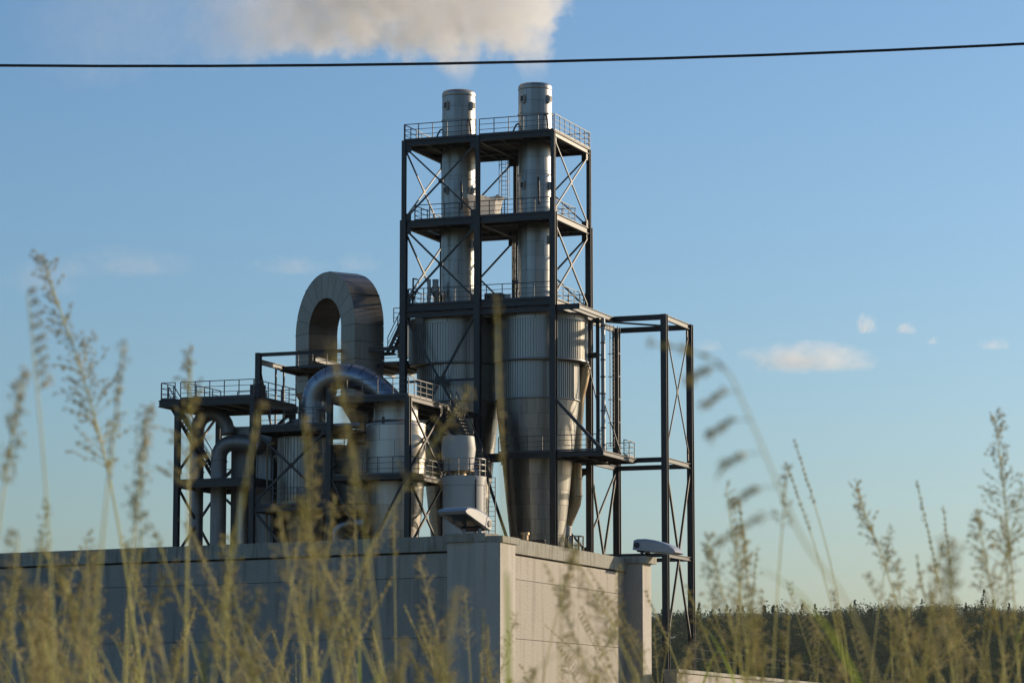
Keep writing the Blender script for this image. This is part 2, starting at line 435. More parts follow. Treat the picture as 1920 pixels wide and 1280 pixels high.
# corner and end pillars with their copings
part(hall, "pillar", slab(C0, DL, NL, -.02, .80, -.25, .10, 0, ZT-.12), PILLAR)
part(hall, "pillar", slab(C0, DR, NR, -.12, .62, -.25, .19, 0, ZT-.14), PILLAR)
part(hall, "pillar", slab(C0, DR, NR, RW-.55, RW, -.25, .34, 0, ZT-.10), PILLAR)
part(hall, "coping", slab(C0, DL, NL, .04, .84, -.28, .15, ZT-.117, ZT+.02), CAPM)
part(hall, "coping", slab(C0, DR, NR, -.10, .78, -.28, .225, ZT-.137, ZT-.03), CAPM)
part(hall, "coping", slab(C0, DR, NR, RW-.60, RW+.04, -.28, .44, ZT-.097, ZT+.03), CAPM)

def floodlight(base, face, lab, tilt, hz=0.0):
    """asymmetric floodlight: wedge housing, glass below, bracket and cable"""
    f = Vector(face).normalized(); s = f.cross(Vector((0, 0, 1))).normalized()
    t = thing("floodlight", lab, "floodlight", tuple(base), world=True, group="floodlights on the hall's pillars")
    ct, st = math.cos(tilt), math.sin(tilt)
    def P(a, b, c):   # a along the lamp, b across, c up
        return Vector(base)+f*(a*ct-c*st)*.92+s*b*.92+Vector((0, 0, .14+hz+(a*st+c*ct)*.92))
    prof = [(-.36, .0), (-.36, .20), (-.30, .225), (-.12, .245), (.06, .235), (.24, .20), (.40, .155), (.50, .10), (.545, .03), (.50, 0)]
    hw = .30
    V = []; n = len(prof)
    xs = [(-hw, .82), (-hw+.03, .97), (-hw+.06, 1), (hw-.06, 1), (hw-.03, .97), (hw, .82)]
    for b, k in xs: V += [P(a*(.97+.03*k), b, c*k) for a, c in prof]
    F = [(i*n+j, i*n+(j+1) % n, (i+1)*n+(j+1) % n, (i+1)*n+j) for i in range(5) for j in range(n)]
    F += [tuple(range(n-1, -1, -1)), tuple(range(5*n, 6*n))]
    hs = part(t, "housing", (V, F), LAMPM, True, autosmooth=35)
    part(hs, "seam_rib", join(*[([P(-.18, b, .0), P(-.165, b, .0), P(-.165, b, .245*.86), P(-.18, b, .245*.86), P(-.18, b*1.02, .0), P(-.165, b*1.02, .0), P(-.165, b*1.02, .245*.86), P(-.18, b*1.02, .245*.86)],
         [(0, 1, 2, 3), (7, 6, 5, 4), (0, 4, 5, 1), (1, 5, 6, 2), (2, 6, 7, 3), (3, 7, 4, 0)]) for b in (-hw, hw)]), LAMPM)
    part(t, "glass", ([P(-.12, -.25, -.012), P(.46, -.25, -.012), P(.46, .25, -.012), P(-.12, .25, -.012), P(-.12, -.25, .01), P(.46, -.25, .01), P(.46, .25, .01), P(-.12, .25, .01)],
         [(0, 1, 2, 3), (7, 6, 5, 4), (0, 4, 5, 1), (1, 5, 6, 2), (2, 6, 7, 3), (3, 7, 4, 0)]), GLASS)
    part(t, "reflector_box", ([P(-.30, -.2, -.03), P(-.13, -.2, -.03), P(-.13, .2, -.03), P(-.30, .2, -.03), P(-.30, -.2, .02), P(-.13, -.2, .02), P(-.13, .2, .02), P(-.30, .2, .02)],
         [(0, 1, 2, 3), (7, 6, 5, 4), (0, 4, 5, 1), (1, 5, 6, 2), (2, 6, 7, 3), (3, 7, 4, 0)]), DARK)
    for b in (-.17, .17):
        p = P(-.2, b, -.02)
        part(t, "bracket", bar((p.x, p.y, base[2]), p, .05, .10), DARK if face is NR else LAMPM)
    for b in (-.3, .3):
        q = P(-.28, b*1.005, .10); part(t, "end_knob", rod(q-s*.012, q+s*.012, .055, 12), DARK)
    a = P(-.30, -.1, .0); part(t, "cable", tube(smooth_path([a, a+s*.1+Vector((0, 0, -.1)), Vector(base)+s*.35-f*.3+Vector((0, 0, .03))]), .012, 6), CABLEM, True)
    return t
floodlight(tuple(C0+DL*.50-NL*.02+Vector((0, 0, ZT+.02))), NL, "white wedge floodlight on the hall's corner pillar with sunlit end", math.radians(18), .03)
floodlight(tuple(C0+DR*(RW-.25)+NR*.47+Vector((0, 0, ZT+.03))), NR, "grey wedge floodlight on the hall's far end pillar pointing outward", math.radians(-6), -.05)

# low boundary wall with fence beyond the hall
lw = thing("boundary_wall", "low pale concrete boundary wall running on behind the hall's end pillar", "wall", (2.9, 57.0, 0), world=True)
wd = Vector((5.33, 20.58, 0)).normalized(); w0 = Vector((2.72, 56.2, 0)); wnn = Vector((wd.y, -wd.x, 0))
for k in range(9): part(lw, "wall_block", slab(w0, wd, wnn, .9+k*4+.01, .9+(k+1)*4-.01, -.12, .12, 0, 2.08), CONC)
for k in range(9): part(lw, "coping", slab(w0, wd, wnn, .9+k*4+.01, .9+(k+1)*4-.01, -.16, .16, 2.083, 2.15), CAPM)
fence = thing("wire_fence", "thin wire fence on slim posts above the low boundary wall", "fence", (4, 63, 2.2), world=True)
for k in range(13):
    p = w0+wd*(2.5+k*2.7); part(fence, "post", bar((p.x, p.y, 2.14), (p.x, p.y, 2.6), .03), STEEL)
fw = []
for h in (2.4, 2.58):
    a = w0+wd*2.5; b = w0+wd*34.9; fw.append(bar((a.x, a.y, h), (b.x, b.y, h), .003))
for k in range(130):
    p = w0+wd*(2.5+k*.25); fw.append(bar((p.x, p.y, 2.18), (p.x, p.y, 2.58), .0025))
part(fence, "wire_mesh", join(*fw), STEEL)

# ------------------------------------------------------------------ steel tower carrying the chimneys
G = 5.375
L1, L2, L3, L4 = 40.74, 35.25, 29.5, 19.25
DV = 7.2
tower = thing("stack_tower", "tall dark steel frame with railed decks around the two chimneys", "steel frame", (-5.4, 3.6, 0))
for u in (-2*G, -G, 0):
    for v in (0, DV):
        column(tower, u, v, 0, L2, .42); column(tower, u, v, L2, L1-.06, .27)
def ring_beams(w, h, wd_=.2):
    for v in (0, DV):
        for a, b in ((-2*G, -G), (-G, 0)): part(tower, "beam", ibeam((a+.15, v, w-h/2), (b-.15, v, w-h/2), wd_, h), STEEL)
    for u in (-2*G, -G, 0): part(tower, "beam", ibeam((u, .15, w-h/2), (u, DV-.15, w-h/2), wd_, h), STEEL)
# top deck
ring_beams(L1-.06, .34); 
part(tower, "deck", box(-2*G-.12, .12, -.12, DV+.12, L1-.05, L1), GRATE)
for i in range(1, 8):
    u = -2*G+2*G*i/8
    if i != 4: part(tower, "joist", ibeam((u, 0, L1-.17), (u, DV, L1-.17), .1, .22), STEEL)
for v in (1.8, 5.4): part(tower, "joist", ibeam((-2*G, v, L1-.2), (0, v, L1-.2), .12, .26), STEEL)
railing(tower, [(-2*G, .0), (-G-.15, .0)], L1); railing(tower, [(-G+.1, 0), (0, 0)], L1)
railing(tower, [(0.08, .12), (0.08, DV)], L1); railing(tower, [(-2*G, .15), (-2*G, DV)], L1)
railing(tower, [(-2*G, DV), (-3.2, DV)], L1); railing(tower, [(-2.4, DV), (0, DV)], L1)
# second deck
ring_beams(L2-.06, .44, .22)
part(tower, "deck", box(-2*G+.1, -.1, .1, 6.3, L2-.05, L2), GRATE)
for i in range(1, 8):
    u = -2*G+2*G*i/8
    if i != 4: part(tower, "joist", ibeam((u, 0, L2-.19), (u, DV, L2-.19), .1, .24), STEEL)
for v in (1.6, 5.8): part(tower, "joist", ibeam((-2*G, v, L2-.3), (0, v, L2-.3), .14, .34), STEEL)
railing(tower, [(-10.1, .35), (-.35, .35)], L2, 1.05); railing(tower, [(-.3, .4), (-.3, 5.2), (-2.2, 5.2)], L2, 1.05)
railing(tower, [(-10.1, .4), (-10.1, 5.9)], L2, 1.05); railing(tower, [(-10.1, 5.9), (-3.4, 5.9)], L2, 1.05)
# third deck and the cross beams below it
ring_beams(L3-.06, .44, .24)
part(tower, "deck", box(-2*G+.1, -.1, .1, DV-.1, L3-.05, L3), GRATE)
for i in range(1, 8):
    u = -2*G+2*G*i/8
    if i != 4: part(tower, "joist", ibeam((u, 0, L3-.19), (u, DV, L3-.19), .1, .24), STEEL)
for a, b in ((-2*G, -G), (-G, 0)): part(tower, "beam", ibeam((a+.2, 0, 28.75), (b-.2, 0, 28.75), .2, .34), STEEL)
railing(tower, [(-10.5, .2), (-.3, .2)], L3, 1.08); railing(tower, [(-.2, .3), (-.2, 6.9)], L3, 1.08)
railing(tower, [(-10.5, .3), (-10.5, 6.9), (-.3, 6.9)], L3, 1.08)
# side gallery beams at the third level
part(tower, "beam", ibeam((.2, 0, 28.80), (1.85, 0, 28.80), .2, .36), STEEL)
for u in (.45, 1.1, 1.75): part(tower, "beam", ibeam((u, .12, 28.79), (u, 7.1, 28.79), .18, .32), STEEL)
# lower deck with its cantilever to the side
for a, b in ((-G, 0), (0, 3.45)): part(tower, "beam", ibeam((a+.22, 0, L4-.22), (b, 0, L4-.22), .2, .34), STEEL)
part(tower, "beam", ibeam((3.45, .0, L4-.215), (3.45, 6.6, L4-.215), .2, .3), STEEL)
for v in (2.2, 4.4, 6.6): part(tower, "beam", ibeam((-G, v, L4-.24), (3.4, v, L4-.24), .16, .3), STEEL)
for u in (0.0, 1.7): part(tower, "beam", ibeam((u, .2, L4-.22), (u, 7.0, L4-.22), .16, .3), STEEL)
part(tower, "deck", box(-G+.1, 3.4, .1, 6.5, L4-.045, L4), GRATE)
railing(tower, [(-3.9, .05), (3.3, .05)], L4, 1.05); railing(tower, [(3.4, 4.4), (3.4, 6.6), (1.4, 6.6)], L4, 1.05)
brace(tower, (.15, -.02, 22.7), (3.4, -.02, L4-.05), .2)
for w0_, w1_, s in ((L2+.1, L1-.5, .10), (L3+.1, L2-.6, .12)):
    xbrace(tower, (-2*G+.1, 0), (-G-.1, 0), w0_, w1_, s)
    xbrace(tower, (-2*G, .1), (-2*G, DV-.1), w0_, w1_, s*.85)
    xbrace(tower, (0, .1), (0, DV-.1), w0_, w1_, s*.85)
    xbrace(tower, (-G+.1, DV), (-.1, DV), w0_, w1_, s*.9)
    xbrace(tower, (-2*G+.1, DV), (-G-.1, DV), w0_, w1_, s*.9)
# bracing of the bay in front of the cyclone
nd = (-8.07, 0, 24.25)
for p in ((-2*G+.2, 0, 28.5), (-G-.2, 0, 28.5), (-2*G+.2, 0, 20.0), (-G-.2, 0, 20.0)): brace(tower, nd, p, .13)
brace(tower, (-2*G+.2, 0, 24.25), (-G-.2, 0, 24.25), .16); part(tower, "gusset_plate", box(-8.45, -7.7, -.03, .03, 24.0, 24.55), STEEL)
for v in (0, DV):
    for a, b in ((-2*G, -G), (-G, 0)): part(tower, "beam", ibeam((a+.22, v, 12.6), (b-.22, v, 12.6), .2, .36), STEEL)
xbrace(tower, (-G+.2, DV), (-.2, DV), 13, 18.6, .13)
brace(tower, (-G+.3, .0, 18.7), (-3.0, .0, 12.8), .16)
ladder(tower, (-5.9, 6.45, L2+.05), (-5.9, 6.45, L1+.2), .46, (1, 0, 0), (0, -1, 0))
ladder(tower, (-4.75, 6.0, L3+.05), (-4.75, 6.0, L2+.6), .46, (1, 0, 0), (0, -1, 0), cage=True)

# chimneys ------------------------------------------------------------
def chimney(u, lab, dz):
    t = thing("chimney", lab, "chimney", (u, 3.6, L3), group="twin steel chimneys")
    r = 1.17; z = 28.9; prof = []
    while z < 44.15: prof.append((r if z < 38.4 else r-.03, z)); z += .97
    prof.append((r-.03, 44.22+dz)); clad(t, u, 3.6, prof, 3, CLAD, off=.13*u)
    part(t, "top_collar", lathe(u, 3.6, [(r-.02, 44.22+dz), (r-.0, 44.26+dz), (r-.02, 44.50+dz), (r-.10, 44.62+dz), (r-.2, 44.63+dz), (r-.25, 44.3+dz), (r-.3, 43+dz)], 40), CLAD, True, autosmooth=40)
    for w in (30.4, 34.4, 37.2, 38.42, 41.4, 42.6):
        part(t, "seam_ring", lathe(u, 3.6, [(r-.02, w-.035), (r+.025, w-.035), (r+.025, w+.035), (r-.02, w+.035)], 40, False), CLAD, True, autosmooth=40)
    for w, angs in ((43.5+dz, (-112, -18, 162, 70)), (37.6, (-112, -12, 165)), (33.9, (-15,))):
        for a in angs:
            a = math.radians(a); c, s = math.cos(a), math.sin(a)
            V, F = box(r-.06, r+.17, -.14, .14, -.27, .27)
            hb = part(t, "sampling_box", ([(u+x*c-y*s, 3.6+x*s+y*c, w+z_) for x, y, z_ in V], F), VESSEL)
            V, F = box(r+.16, r+.19, -.11, .11, -.2, .2)
            part(hb, "cover", ([(u+x*c-y*s, 3.6+x*s+y*c, w+z_) for x, y, z_ in V], F), DARK)
    for a, w0_, w1_ in ((-150, 40.9, 41.9), (-35, 40.8, 42.4), (-60, 36.2, 38.0)):
        a = math.radians(a); c, s = math.cos(a), math.sin(a)
        part(t, "probe_pipe", tube(smooth_path([(u+(r+.35)*c, 3.6+(r+.35)*s, w0_), (u+(r+.35)*c, 3.6+(r+.35)*s, (w0_+w1_)/2), (u+(r+.12)*c, 3.6+(r+.12)*s, w1_), (u+(r-.1)*c, 3.6+(r-.1)*s, w1_+.05)], 3), .06, 8), DARK, True)
    return t
chimney(-8.2, "round steel chimney standing next to the white tarpaulin bundle", 0.0)
chimney(-2.6, "round steel chimney on the tower's sunny side, above the side gallery", 0.05)

# cyclones ------------------------------------------------------------
def cyclone(u, ud, lab):
    v = 3.7
    t = thing("cyclone", lab, "cyclone", (u, v, 0), group="ribbed steel cyclones under the chimneys")
    R = 3.08
    part(t, "roof", lathe(ud, v, [(R+.02, 28.70), (R-.1, 28.78), (1.5, 28.95), (1.25, 28.96)], 64), CLAD, True)
    for k in range(14):
        a0 = 2*math.pi*k/14+.006; a1 = 2*math.pi*(k+1)/14-.006
        part(t, "rim_plate", arc_plate(ud, v, a0, a1, R+.075, 28.27, R+.075, 28.72, 6), CLAD, True)
    part(t, "drum", ribbed(ud, v, R, 25.62, R, 28.3, 104, .06), RIBM)
    part(t, "drum_lip", lathe(ud, v, [(R-.1, 25.50), (R+.11, 25.52), (R+.11, 25.62), (R-.05, 25.66)], 72, False), CLAD, True)
    part(t, "drum_floor", lathe(ud, v, [(2.6, 25.52), (R-.02, 25.53)], 64, False), CLADK, True)
    r = 2.80
    part(t, "barrel", ribbed(u, v, r, 23.02, r, 25.56, 96, .055), RIBM)
    part(t, "barrel_ring", lathe(u, v, [(r-.05, 22.93), (r+.09, 22.95), (r+.09, 23.05), (r-.05, 23.07)], 64, False), CLAD, True)
    zs = [22.95, 21.95, 20.95, 19.95, 18.95, 17.95, 16.95, 15.95, 14.95, 13.95, 12.95]
    prof = [(2.79-.104*(22.95-z), z) for z in zs]
    clad(t, u, v, prof, 12, CLAD, off=.2)
    part(t, "cone_tip", lathe(u, v, [(prof[-1][0]-.02, 12.95), (.55, 3.0), (.5, .0)], 40), CLAD, True)
    return t
cyclone(-2.5, -2.2, "ribbed steel cyclone with tapering cone beside the tan pipe")
cyclone(-8.2, -8.5, "ribbed steel cyclone behind the crossed braces, beside the arched duct")
# outlet hood and the tan drop pipe by the cyclone's cone
dp = thing("drop_pipe", "tan bent drop pipe hanging beside the cyclone's cone", "pipe", (-.5, 5.5, 0))
part(dp, "upper_pipe", tube(smooth_path([(.25, 5.5, 25.45), (.12, 5.5, 24.6), (-.15, 5.5, 23.4), (-.32, 5.5, 21.5), (-.42, 5.5, 19.4)], 6), .40, 18), TANP, True)
for z0, z1 in ((17.85, 19.4), (16.7, 17.82)):
    part(dp, "pipe_shell", lathe(-.42, 5.5, [(.43, z0), (.43, z1)], 24), TANP, True, autosmooth=40)
    part(dp, "flange", lathe(-.42, 5.5, [(.40, z0-.02), (.48, z0-.02), (.48, z0+.06), (.40, z0+.06)], 24), TANP, True, autosmooth=40)
part(dp, "pipe_bend", tube([(-.42, 5.5, 16.7), (-.50, 5.5, 16.2), (-.95, 5.5, 15.1), (-1.08, 5.5, 14.75)], [.43, .43, .38, .36], 24), TANP, True, autosmooth=40)
part(dp, "lower_pipe", tube(smooth_path([(-1.12, 5.5, 14.72), (-1.15, 5.5, 14.2), (-1.1, 5.5, 13.6), (-.95, 5.5, 13.0), (-.95, 5.5, 0.5)], 4), .40, 20), TANKP, True)

# tarpaulin bundle on the second deck -----------------------------------
def tarp():
    n = 9; V = []; F = []
    def pt(a, b, c):
        u = -6.85+1.95*a; v = 2.1+1.5*b; w = L2+.02+1.75*c
        sh = 1-.10*math.sin(math.pi*c); flare = 1+.12*max(0, c-.8)*5
        u = -5.85+(u+5.85)*sh*flare; v = 2.85+(v-2.85)*sh*flare
        q = Vector((u*1.6, v*1.6, w*.9)); k = .16
        d = mnoise.noise_vector(q)*k+mnoise.noise_vector(q*2.7)*.07
        w_ = w+d.z*(.8 if c > .5 else .1)+(.14*math.sin(5*a+1) if c > .95 else 0)
        return (u+d.x, v+d.y, w_)
    faces = []
    grids = []
    m = 14
    for fn in (lambda s, t_: pt(s, 0, t_), lambda s, t_: pt(1, s, t_), lambda s, t_: pt(1-s, 1, t_), lambda s, t_: pt(0, 1-s, t_)):
        i0 = len(V)
        for j in range(m+1):
            for i in range(m+1): V.append(fn(i/m, j/m))
        F.extend([(i0+j*(m+1)+i, i0+j*(m+1)+i+1, i0+(j+1)*(m+1)+i+1, i0+(j+1)*(m+1)+i) for j in range(m) for i in range(m)])
    i0 = len(V)
    for j in range(m+1):
        for i in range(m+1):
            x, y, z = pt(i/m, j/m, 1); V.append((x, y, z-.25*math.sin(math.pi*i/m)*math.sin(math.pi*j/m)))
    F.extend([(i0+j*(m+1)+i, i0+j*(m+1)+i+1, i0+(j+1)*(m+1)+i+1, i0+(j+1)*(m+1)+i) for j in range(m) for i in range(m)])
    solo("tarpaulin", (V, F), TARP, "wrinkled white tarpaulin screen on the deck between the two chimneys", "tarpaulin", (-5.85, 2.85, L2), smooth=True)
tarp()

# equipment on the third deck --------------------------------------------
eq = thing("valve_unit", "small pale valve unit with grey pipe on the third deck", "valve", (-9.5, 2.0, L3))
part(eq, "pipe", tube([(-9.55, 1.6, L3), (-9.55, 1.6, L3+1.9)], .13, 12), GALV, True, autosmooth=40)
part(eq, "valve_body", lathe(-9.2, 1.9, [(.08, L3), (.1, L3+.85), (.3, L3+.95), (.34, L3+1.25), (.2, L3+1.5), (.22, L3+1.9)], 16), TANKP, True)
part(eq, "crank", join(bar((-10.3, .6, L3), (-10.3, .6, L3+1.85), .09), bar((-10.3, .6, L3+1.85), (-9.95, .6, L3+1.75), .09), bar((-10.45, .6, L3+.95), (-9.95, .6, L3+.95), .08), bar((-10.4, .6, L3+.1), (-10.05, .6, L3+.95), .07)), DARK)
part(eq, "hoop", join(*[bar((-8.7+.6*math.cos(a), 1.2, L3+.55+.45*math.sin(a)), (-8.7+.6*math.cos(a+.3), 1.2, L3+.55+.45*math.sin(a+.3)), .05) for a in [.15+.3*i for i in range(9)]]+[bar((x, 1.2, L3), (x, 1.2, L3+.9), .05) for x in (-9.0, -8.4)]), DARK)
bx = thing("switch_box", "dark flat switch box on the third deck between the chimneys", "box", (-4.6, .6, L3))
part(bx, "cabinet", box(-5.1, -3.9, .5, 1.2, L3, L3+.55), DARK); part(bx, "door", box(-5.0, -4.0, .47, .497, L3+.06, L3+.48), STEEL)
part(bx, "pipe_stub", lathe(-3.6, .9, [(.26, L3), (.26, L3+.42), (.2, L3+.46)], 16), GALV, True, autosmooth=40)
jb = thing("junction_box", "small tan junction box fixed to the chimney's flank", "box", (-9.35, 3.0, L3+.7))
part(jb, "cabinet", box(-9.5, -9.15, 2.6, 2.95, L3+.5, L3+.95), TANP); part(jb, "hood", box(-9.62, -9.2, 2.55, 2.98, L3+.955, L3+1.0), DARK)
lp = thing("work_lamp", "small dark work lamp with tan bracket by the ladder", "lamp", (-4.9, 6.6, 31.5))
part(lp, "head", join(bar((-5.25, 6.3, 31.75), (-4.75, 6.3, 31.6), .32, .2)), DARK); part(lp, "bracket", box(-5.1, -4.75, 6.32, 6.9, 31.15, 31.5), TANP)
part(lp, "arm", bar((-5.1, 6.6, 31.2), (-5.35, 7.1, 31.2), .08), STEEL)

# ------------------------------------------------------------------ open side frame
sf = thing("side_frame", "open dark steel side frame with empty bays next to the tower", "steel frame", (2.7, 10, 0))
V2 = 12.95
for u, v in ((G, DV), (G, V2), (0.0, V2)): column(sf, u, v, 0, 29.0, .42 if u else .46)
for w, h in ((29.0, .36), (19.3, .32), (12.85, .26)):
    for v in (DV, V2): part(sf, "beam", ibeam((.2, v, w-h/2), (G-.2, v, w-h/2), .2, h), STEEL)
    for u in (0, G): part(sf, "beam", ibeam((u, DV+.2, w-h/2), (u, V2-.2, w-h/2), .2, h), STEEL)
part(sf, "beam", bar((.2, DV, 28.8), (G-.3, V2-.2, 28.8), .12), STEEL)
xbrace(sf, (G, DV+.2), (G, V2-.2), 19.6, 28.4, .08)
cm = (DV+V2)/2
for u in (0, G):
    for v in (DV+.2, V2-.2): brace(sf, (u, v, 18.8), (u, cm, 12.9), .14); brace(sf, (u, v, 7.0), (u, cm, 12.5), .14)
brace(sf, (.2, V2, 18.8), (G*.55, V2+3.0, 12.6), .12) if False else None
brace(sf, (.0, V2-.2, 18.9), (0, DV+.2, 14.2), .11)
ladder(sf, (.25, V2-1.7, 20.5), (.25, V2-1.7, 29.0), .46, (.3, 1, 0), (1, 0, 0), cage=False)
for w in (20.6, 22.2, 23.8, 25.4, 27.0): part(sf, "ladder_stay", join(bar((-.05, V2-1.7, w), (.75, V2-1.7, w), .05), bar((.75, V2-1.9, w), (.75, V2-1.4, w), .05)), RAILM)
part(sf, "ladder_guard", join(bar((.75, V2-1.9, 20.6), (.75, V2-1.9, 28.9), .05), bar((.75, V2-1.4, 20.6), (.75, V2-1.4, 28.9), .04)), RAILM)
rp = thing("riser_pipe", "slim grey riser pipe with brackets on the tower's side deck", "pipe", (1.75, 4.9, L4))
part(rp, "pipe", tube([(1.78, 4.9, L4), (1.78, 4.9, 28.6)], .14, 14), GALV, True, autosmooth=40)
for k in range(8): part(rp, "clamp", lathe(1.78, 4.9, [(.12, 20+k*1.15), (.19, 20+k*1.15), (.19, 20.08+k*1.15), (.12, 20.08+k*1.15)], 14), DARK, True, autosmooth=40)
part(rp, "post", ibeam((1.5, 4.6, L4), (1.5, 4.6, 28.62), .2, .2, Vector((0, 1, 0))), STEEL)
for w in (21, 23.5, 26.1): part(rp, "bracket", bar((1.5, 4.6, w), (1.78, 4.9, w), .08), STEEL)
part(rp, "arm", bar((.6, 5.0, 26.1), (1.5, 4.65, 26.1), .34), STEEL)
for p in ((.6, 5.0, 25.9), (.7, 6.5, 19.4)): part(rp, "stay", bar((1.45, 4.6, 22.9), p, .07), STEEL)
part(rp, "stay", bar((1.85, 4.9, 22.9), (2.9, 5.4, L4+.05), .07), STEEL)
# cage of the hatch on the ground-level roof behind the hall
hc = thing("hatch_cage", "small round hoop cage over a roof hatch behind the hall", "guard rail", (.1, 4.0, 12.0))
part(hc, "top_ring", join(*[bar((.1+.55*math.cos(a), 4+.55*math.sin(a), z), (.1+.55*math.cos(a+.5236), 4+.55*math.sin(a+.5236), z), .05) for z in (13.9, 13.3, 12.7) for a in [.5236*i for i in range(12)]]), RAILM)
for i in range(8):
    a = .785*i; part(hc, "upright", bar((.1+.55*math.cos(a), 4+.55*math.sin(a), 0), (.1+.55*math.cos(a), 4+.55*math.sin(a), 13.9), .06), DARK)

# ------------------------------------------------------------------ front annex: decks and stairs before the cyclones
an = thing("annex_frame", "lower dark steel annex with stepped railed decks around the vessels and pipes", "steel frame", (-13.4, -9, 0))
UA = [-4*G, -3*G, -2*G, -G]; VF, VM = -12.0, -6.0
top = {0: 22.2, 1: 22.2, 2: 22.6, 3: 21.9}
for i, u in enumerate(UA):
    for v in (VF, VM): column(an, u, v, 0, top[i]-(.0 if v == VF else .1), .34)
# upper decks
deck(an, -22.85, -3*G+.1, VF, -5.4, 22.3, 1.3, .42)
deck(an, -2*G, -G, VF, -.25, 21.97, 1.35, .30)
deck(an, -3*G, -2*G, VF, VM, 20.33, 1.35, .34)
# lower decks
deck(an, -2*G, -G+.25, VF, VM, 17.0, 1.35, .26)
deck(an, -3*G, -2*G, VF, VM, 15.25, 1.35, .34)
deck(an, -4*G, -3*G, VF, VM, 17.1, 1.35, .5)
for w in (12.0,):
    for v in (VF, VM):
        for a, b in zip(UA[:-1], UA[1:]): part(an, "beam", ibeam((a+.2, v, w), (b-.2, v, w), .2, .34), STEEL)
railing(an, [(-22.75, VF+.05), (-21.75, VF+.05)], 22.3); railing(an, [(-21.35, VF+.05), (-3*G, VF+.05)], 22.3)
railing(an, [(-22.75, VF+.1), (-22.75, -10.2)], 22.3); railing(an, [(-3*G, VF+.1), (-3*G, -5.5)], 22.3)
railing(an, [(-20.4, -5.5), (-3*G, -5.5)], 22.3); railing(an, [(-21.2, -11.2), (-21.2, -6.4)], 22.3)
railing(an, [(-2*G+.1, VF+.05), (-G, VF+.05)], 21.97); railing(an, [(-G-.03, VF+.1), (-G-.03, -6.9)], 21.97)
railing(an, [(-3*G+.2, VF+.05), (-2*G-.2, VF+.05)], 20.33)
railing(an, [(-2*G+.2, VF+.05), (-G, VF+.05)], 17.0); railing(an, [(-G+.18, VF+.1), (-G+.18, VM)], 17.0); railing(an, [(-7.2, VM), (-G+.18, VM)], 17.0)
railing(an, [(-3*G+.2, VF+.05), (-2*G-.2, VF+.05)], 15.25)
railing(an, [(-4*G+.2, VM), (-3*G-.2, VM)], 17.1)
# infill mesh on part of the low deck's railing, and the guard frame above it
mesh = [bar((-13.4+.17*i, VF+.09, 15.3), (-13.4+.17*i, VF+.09, 16.35), .02) for i in range(14)]
part(an, "infill_bars", join(*mesh), RAILM)
part(an, "ladder", join(bar((-12.3, -10.9, 15.3), (-12.3, -10.9, 18.6), .05), bar((-11.55, -10.9, 15.3), (-11.55, -10.9, 18.6), .05), *[bar((-12.3, -10.9, 15.6+.3*i), (-11.55, -10.9, 15.6+.3*i), .03) for i in range(11)]), RAILM)
# bracing
xbrace(an, (-3*G+.15, VF), (-2*G-.15, VF), 15.5, 20.0, .13)
for a, b in ((-3*G, -2*G),):
    m_ = (a+b)/2; brace(an, (a+.15, VF, 14.9), (m_-.1, VF, 12.2), .15); brace(an, (b-.15, VF, 14.9), (m_+.1, VF, 12.2), .13)
m_ = (-2*G-G)/2
brace(an, (-2*G+.15, VF, 16.8), (m_-.1, VF, 12.2), .13); brace(an, (-G-.15, VF, 16.8), (m_+.1, VF, 12.2), .13)
xbrace(an, (-G, VF+.15), (-G, VM-.15), 17.2, 21.6, .12)
xbrace(an, (-G, VF+.15), (-G, VM-.15), 12.3, 16.7, .12)
xbrace(an, (-4*G, VF+.15), (-4*G, VM-.15), 17.6, 21.8, .13); xbrace(an, (-4*G, VF+.15), (-4*G, VM-.15), 12.3, 16.6, .13)
xbrace(an, (-4*G+.15, VM), (-3*G-.15, VM), 17.4, 21.8, .17); xbrace(an, (-4*G+.15, VM), (-3*G-.15, VM), 12.2, 16.6, .15)
xbrace(an, (-3*G+.15, VM), (-2*G-.15, VM), 15.5, 20.0, .12); xbrace(an, (-2*G+.15, VM), (-G-.15, VM), 17.3, 21.6, .12)
for z0, z1 in ((12.2, 14.9),): xbrace(an, (-3*G+.15, VM), (-2*G-.15, VM), z0, z1, .14)
stair(an, (-22.55, -11.3, 22.2), (-20.35, -8.7, 17.15), .85, (1.3, -1.1, 0))
stair(an, (-5.05, -5.7, 21.9), (-3.05, -4.6, 17.3), .8, (.1, 1, 0))
part(an, "landing_beam", ibeam((-G, -.3, 21.75), (-G+2.3, -4.6, 17.2), .1, .2), STEEL)
part(an, "motor_box", box(-16.75, -16.0, -11.2, -10.4, 22.3, 23.15), DARK)
part(an, "pipe_run", tube([(-16.0, -6.4, 20.75), (-11.0, -6.4, 20.75)], .2, 10), BLUEP, True, autosmooth=40)

# ------------------------------------------------------------------ frame around the arched duct
df = thing("duct_frame", "dark steel portal frame with railed deck around the arched duct", "steel frame", (-16, 3.6, 0))
for v in (0, DV): column(df, -4*G, v, 0, 26.7, .36)
column(df, -3*G, DV, 0, 26.4, .3)
part(df, "beam", ibeam((-4*G, 0, 26.56), (-2*G-.2, 0, 26.56), .2, .24), STEEL)
part(df, "beam", ibeam((-4*G, DV, 26.4), (-2*G-.2, DV, 26.4), .2, .3), STEEL)
for u in (-4*G, -3*G-1.2): part(df, "beam", ibeam((u, .2, 26.1), (u, DV-.2, 26.1), .2, .34), STEEL)
part(df, "beam", ibeam((-4*G+.2, 3.4, 25.95), (-2*G-.2, 3.4, 25.95), .2, .34), STEEL)
part(df, "deck", box(-20.6, -11.0, .8, 6.6, 25.62, 25.68), GRATE)
for i in range(7): part(df, "joist", ibeam((-20+1.45*i, .3, 25.5), (-20+1.45*i, 6.9, 25.5), .1, .2), STEEL)
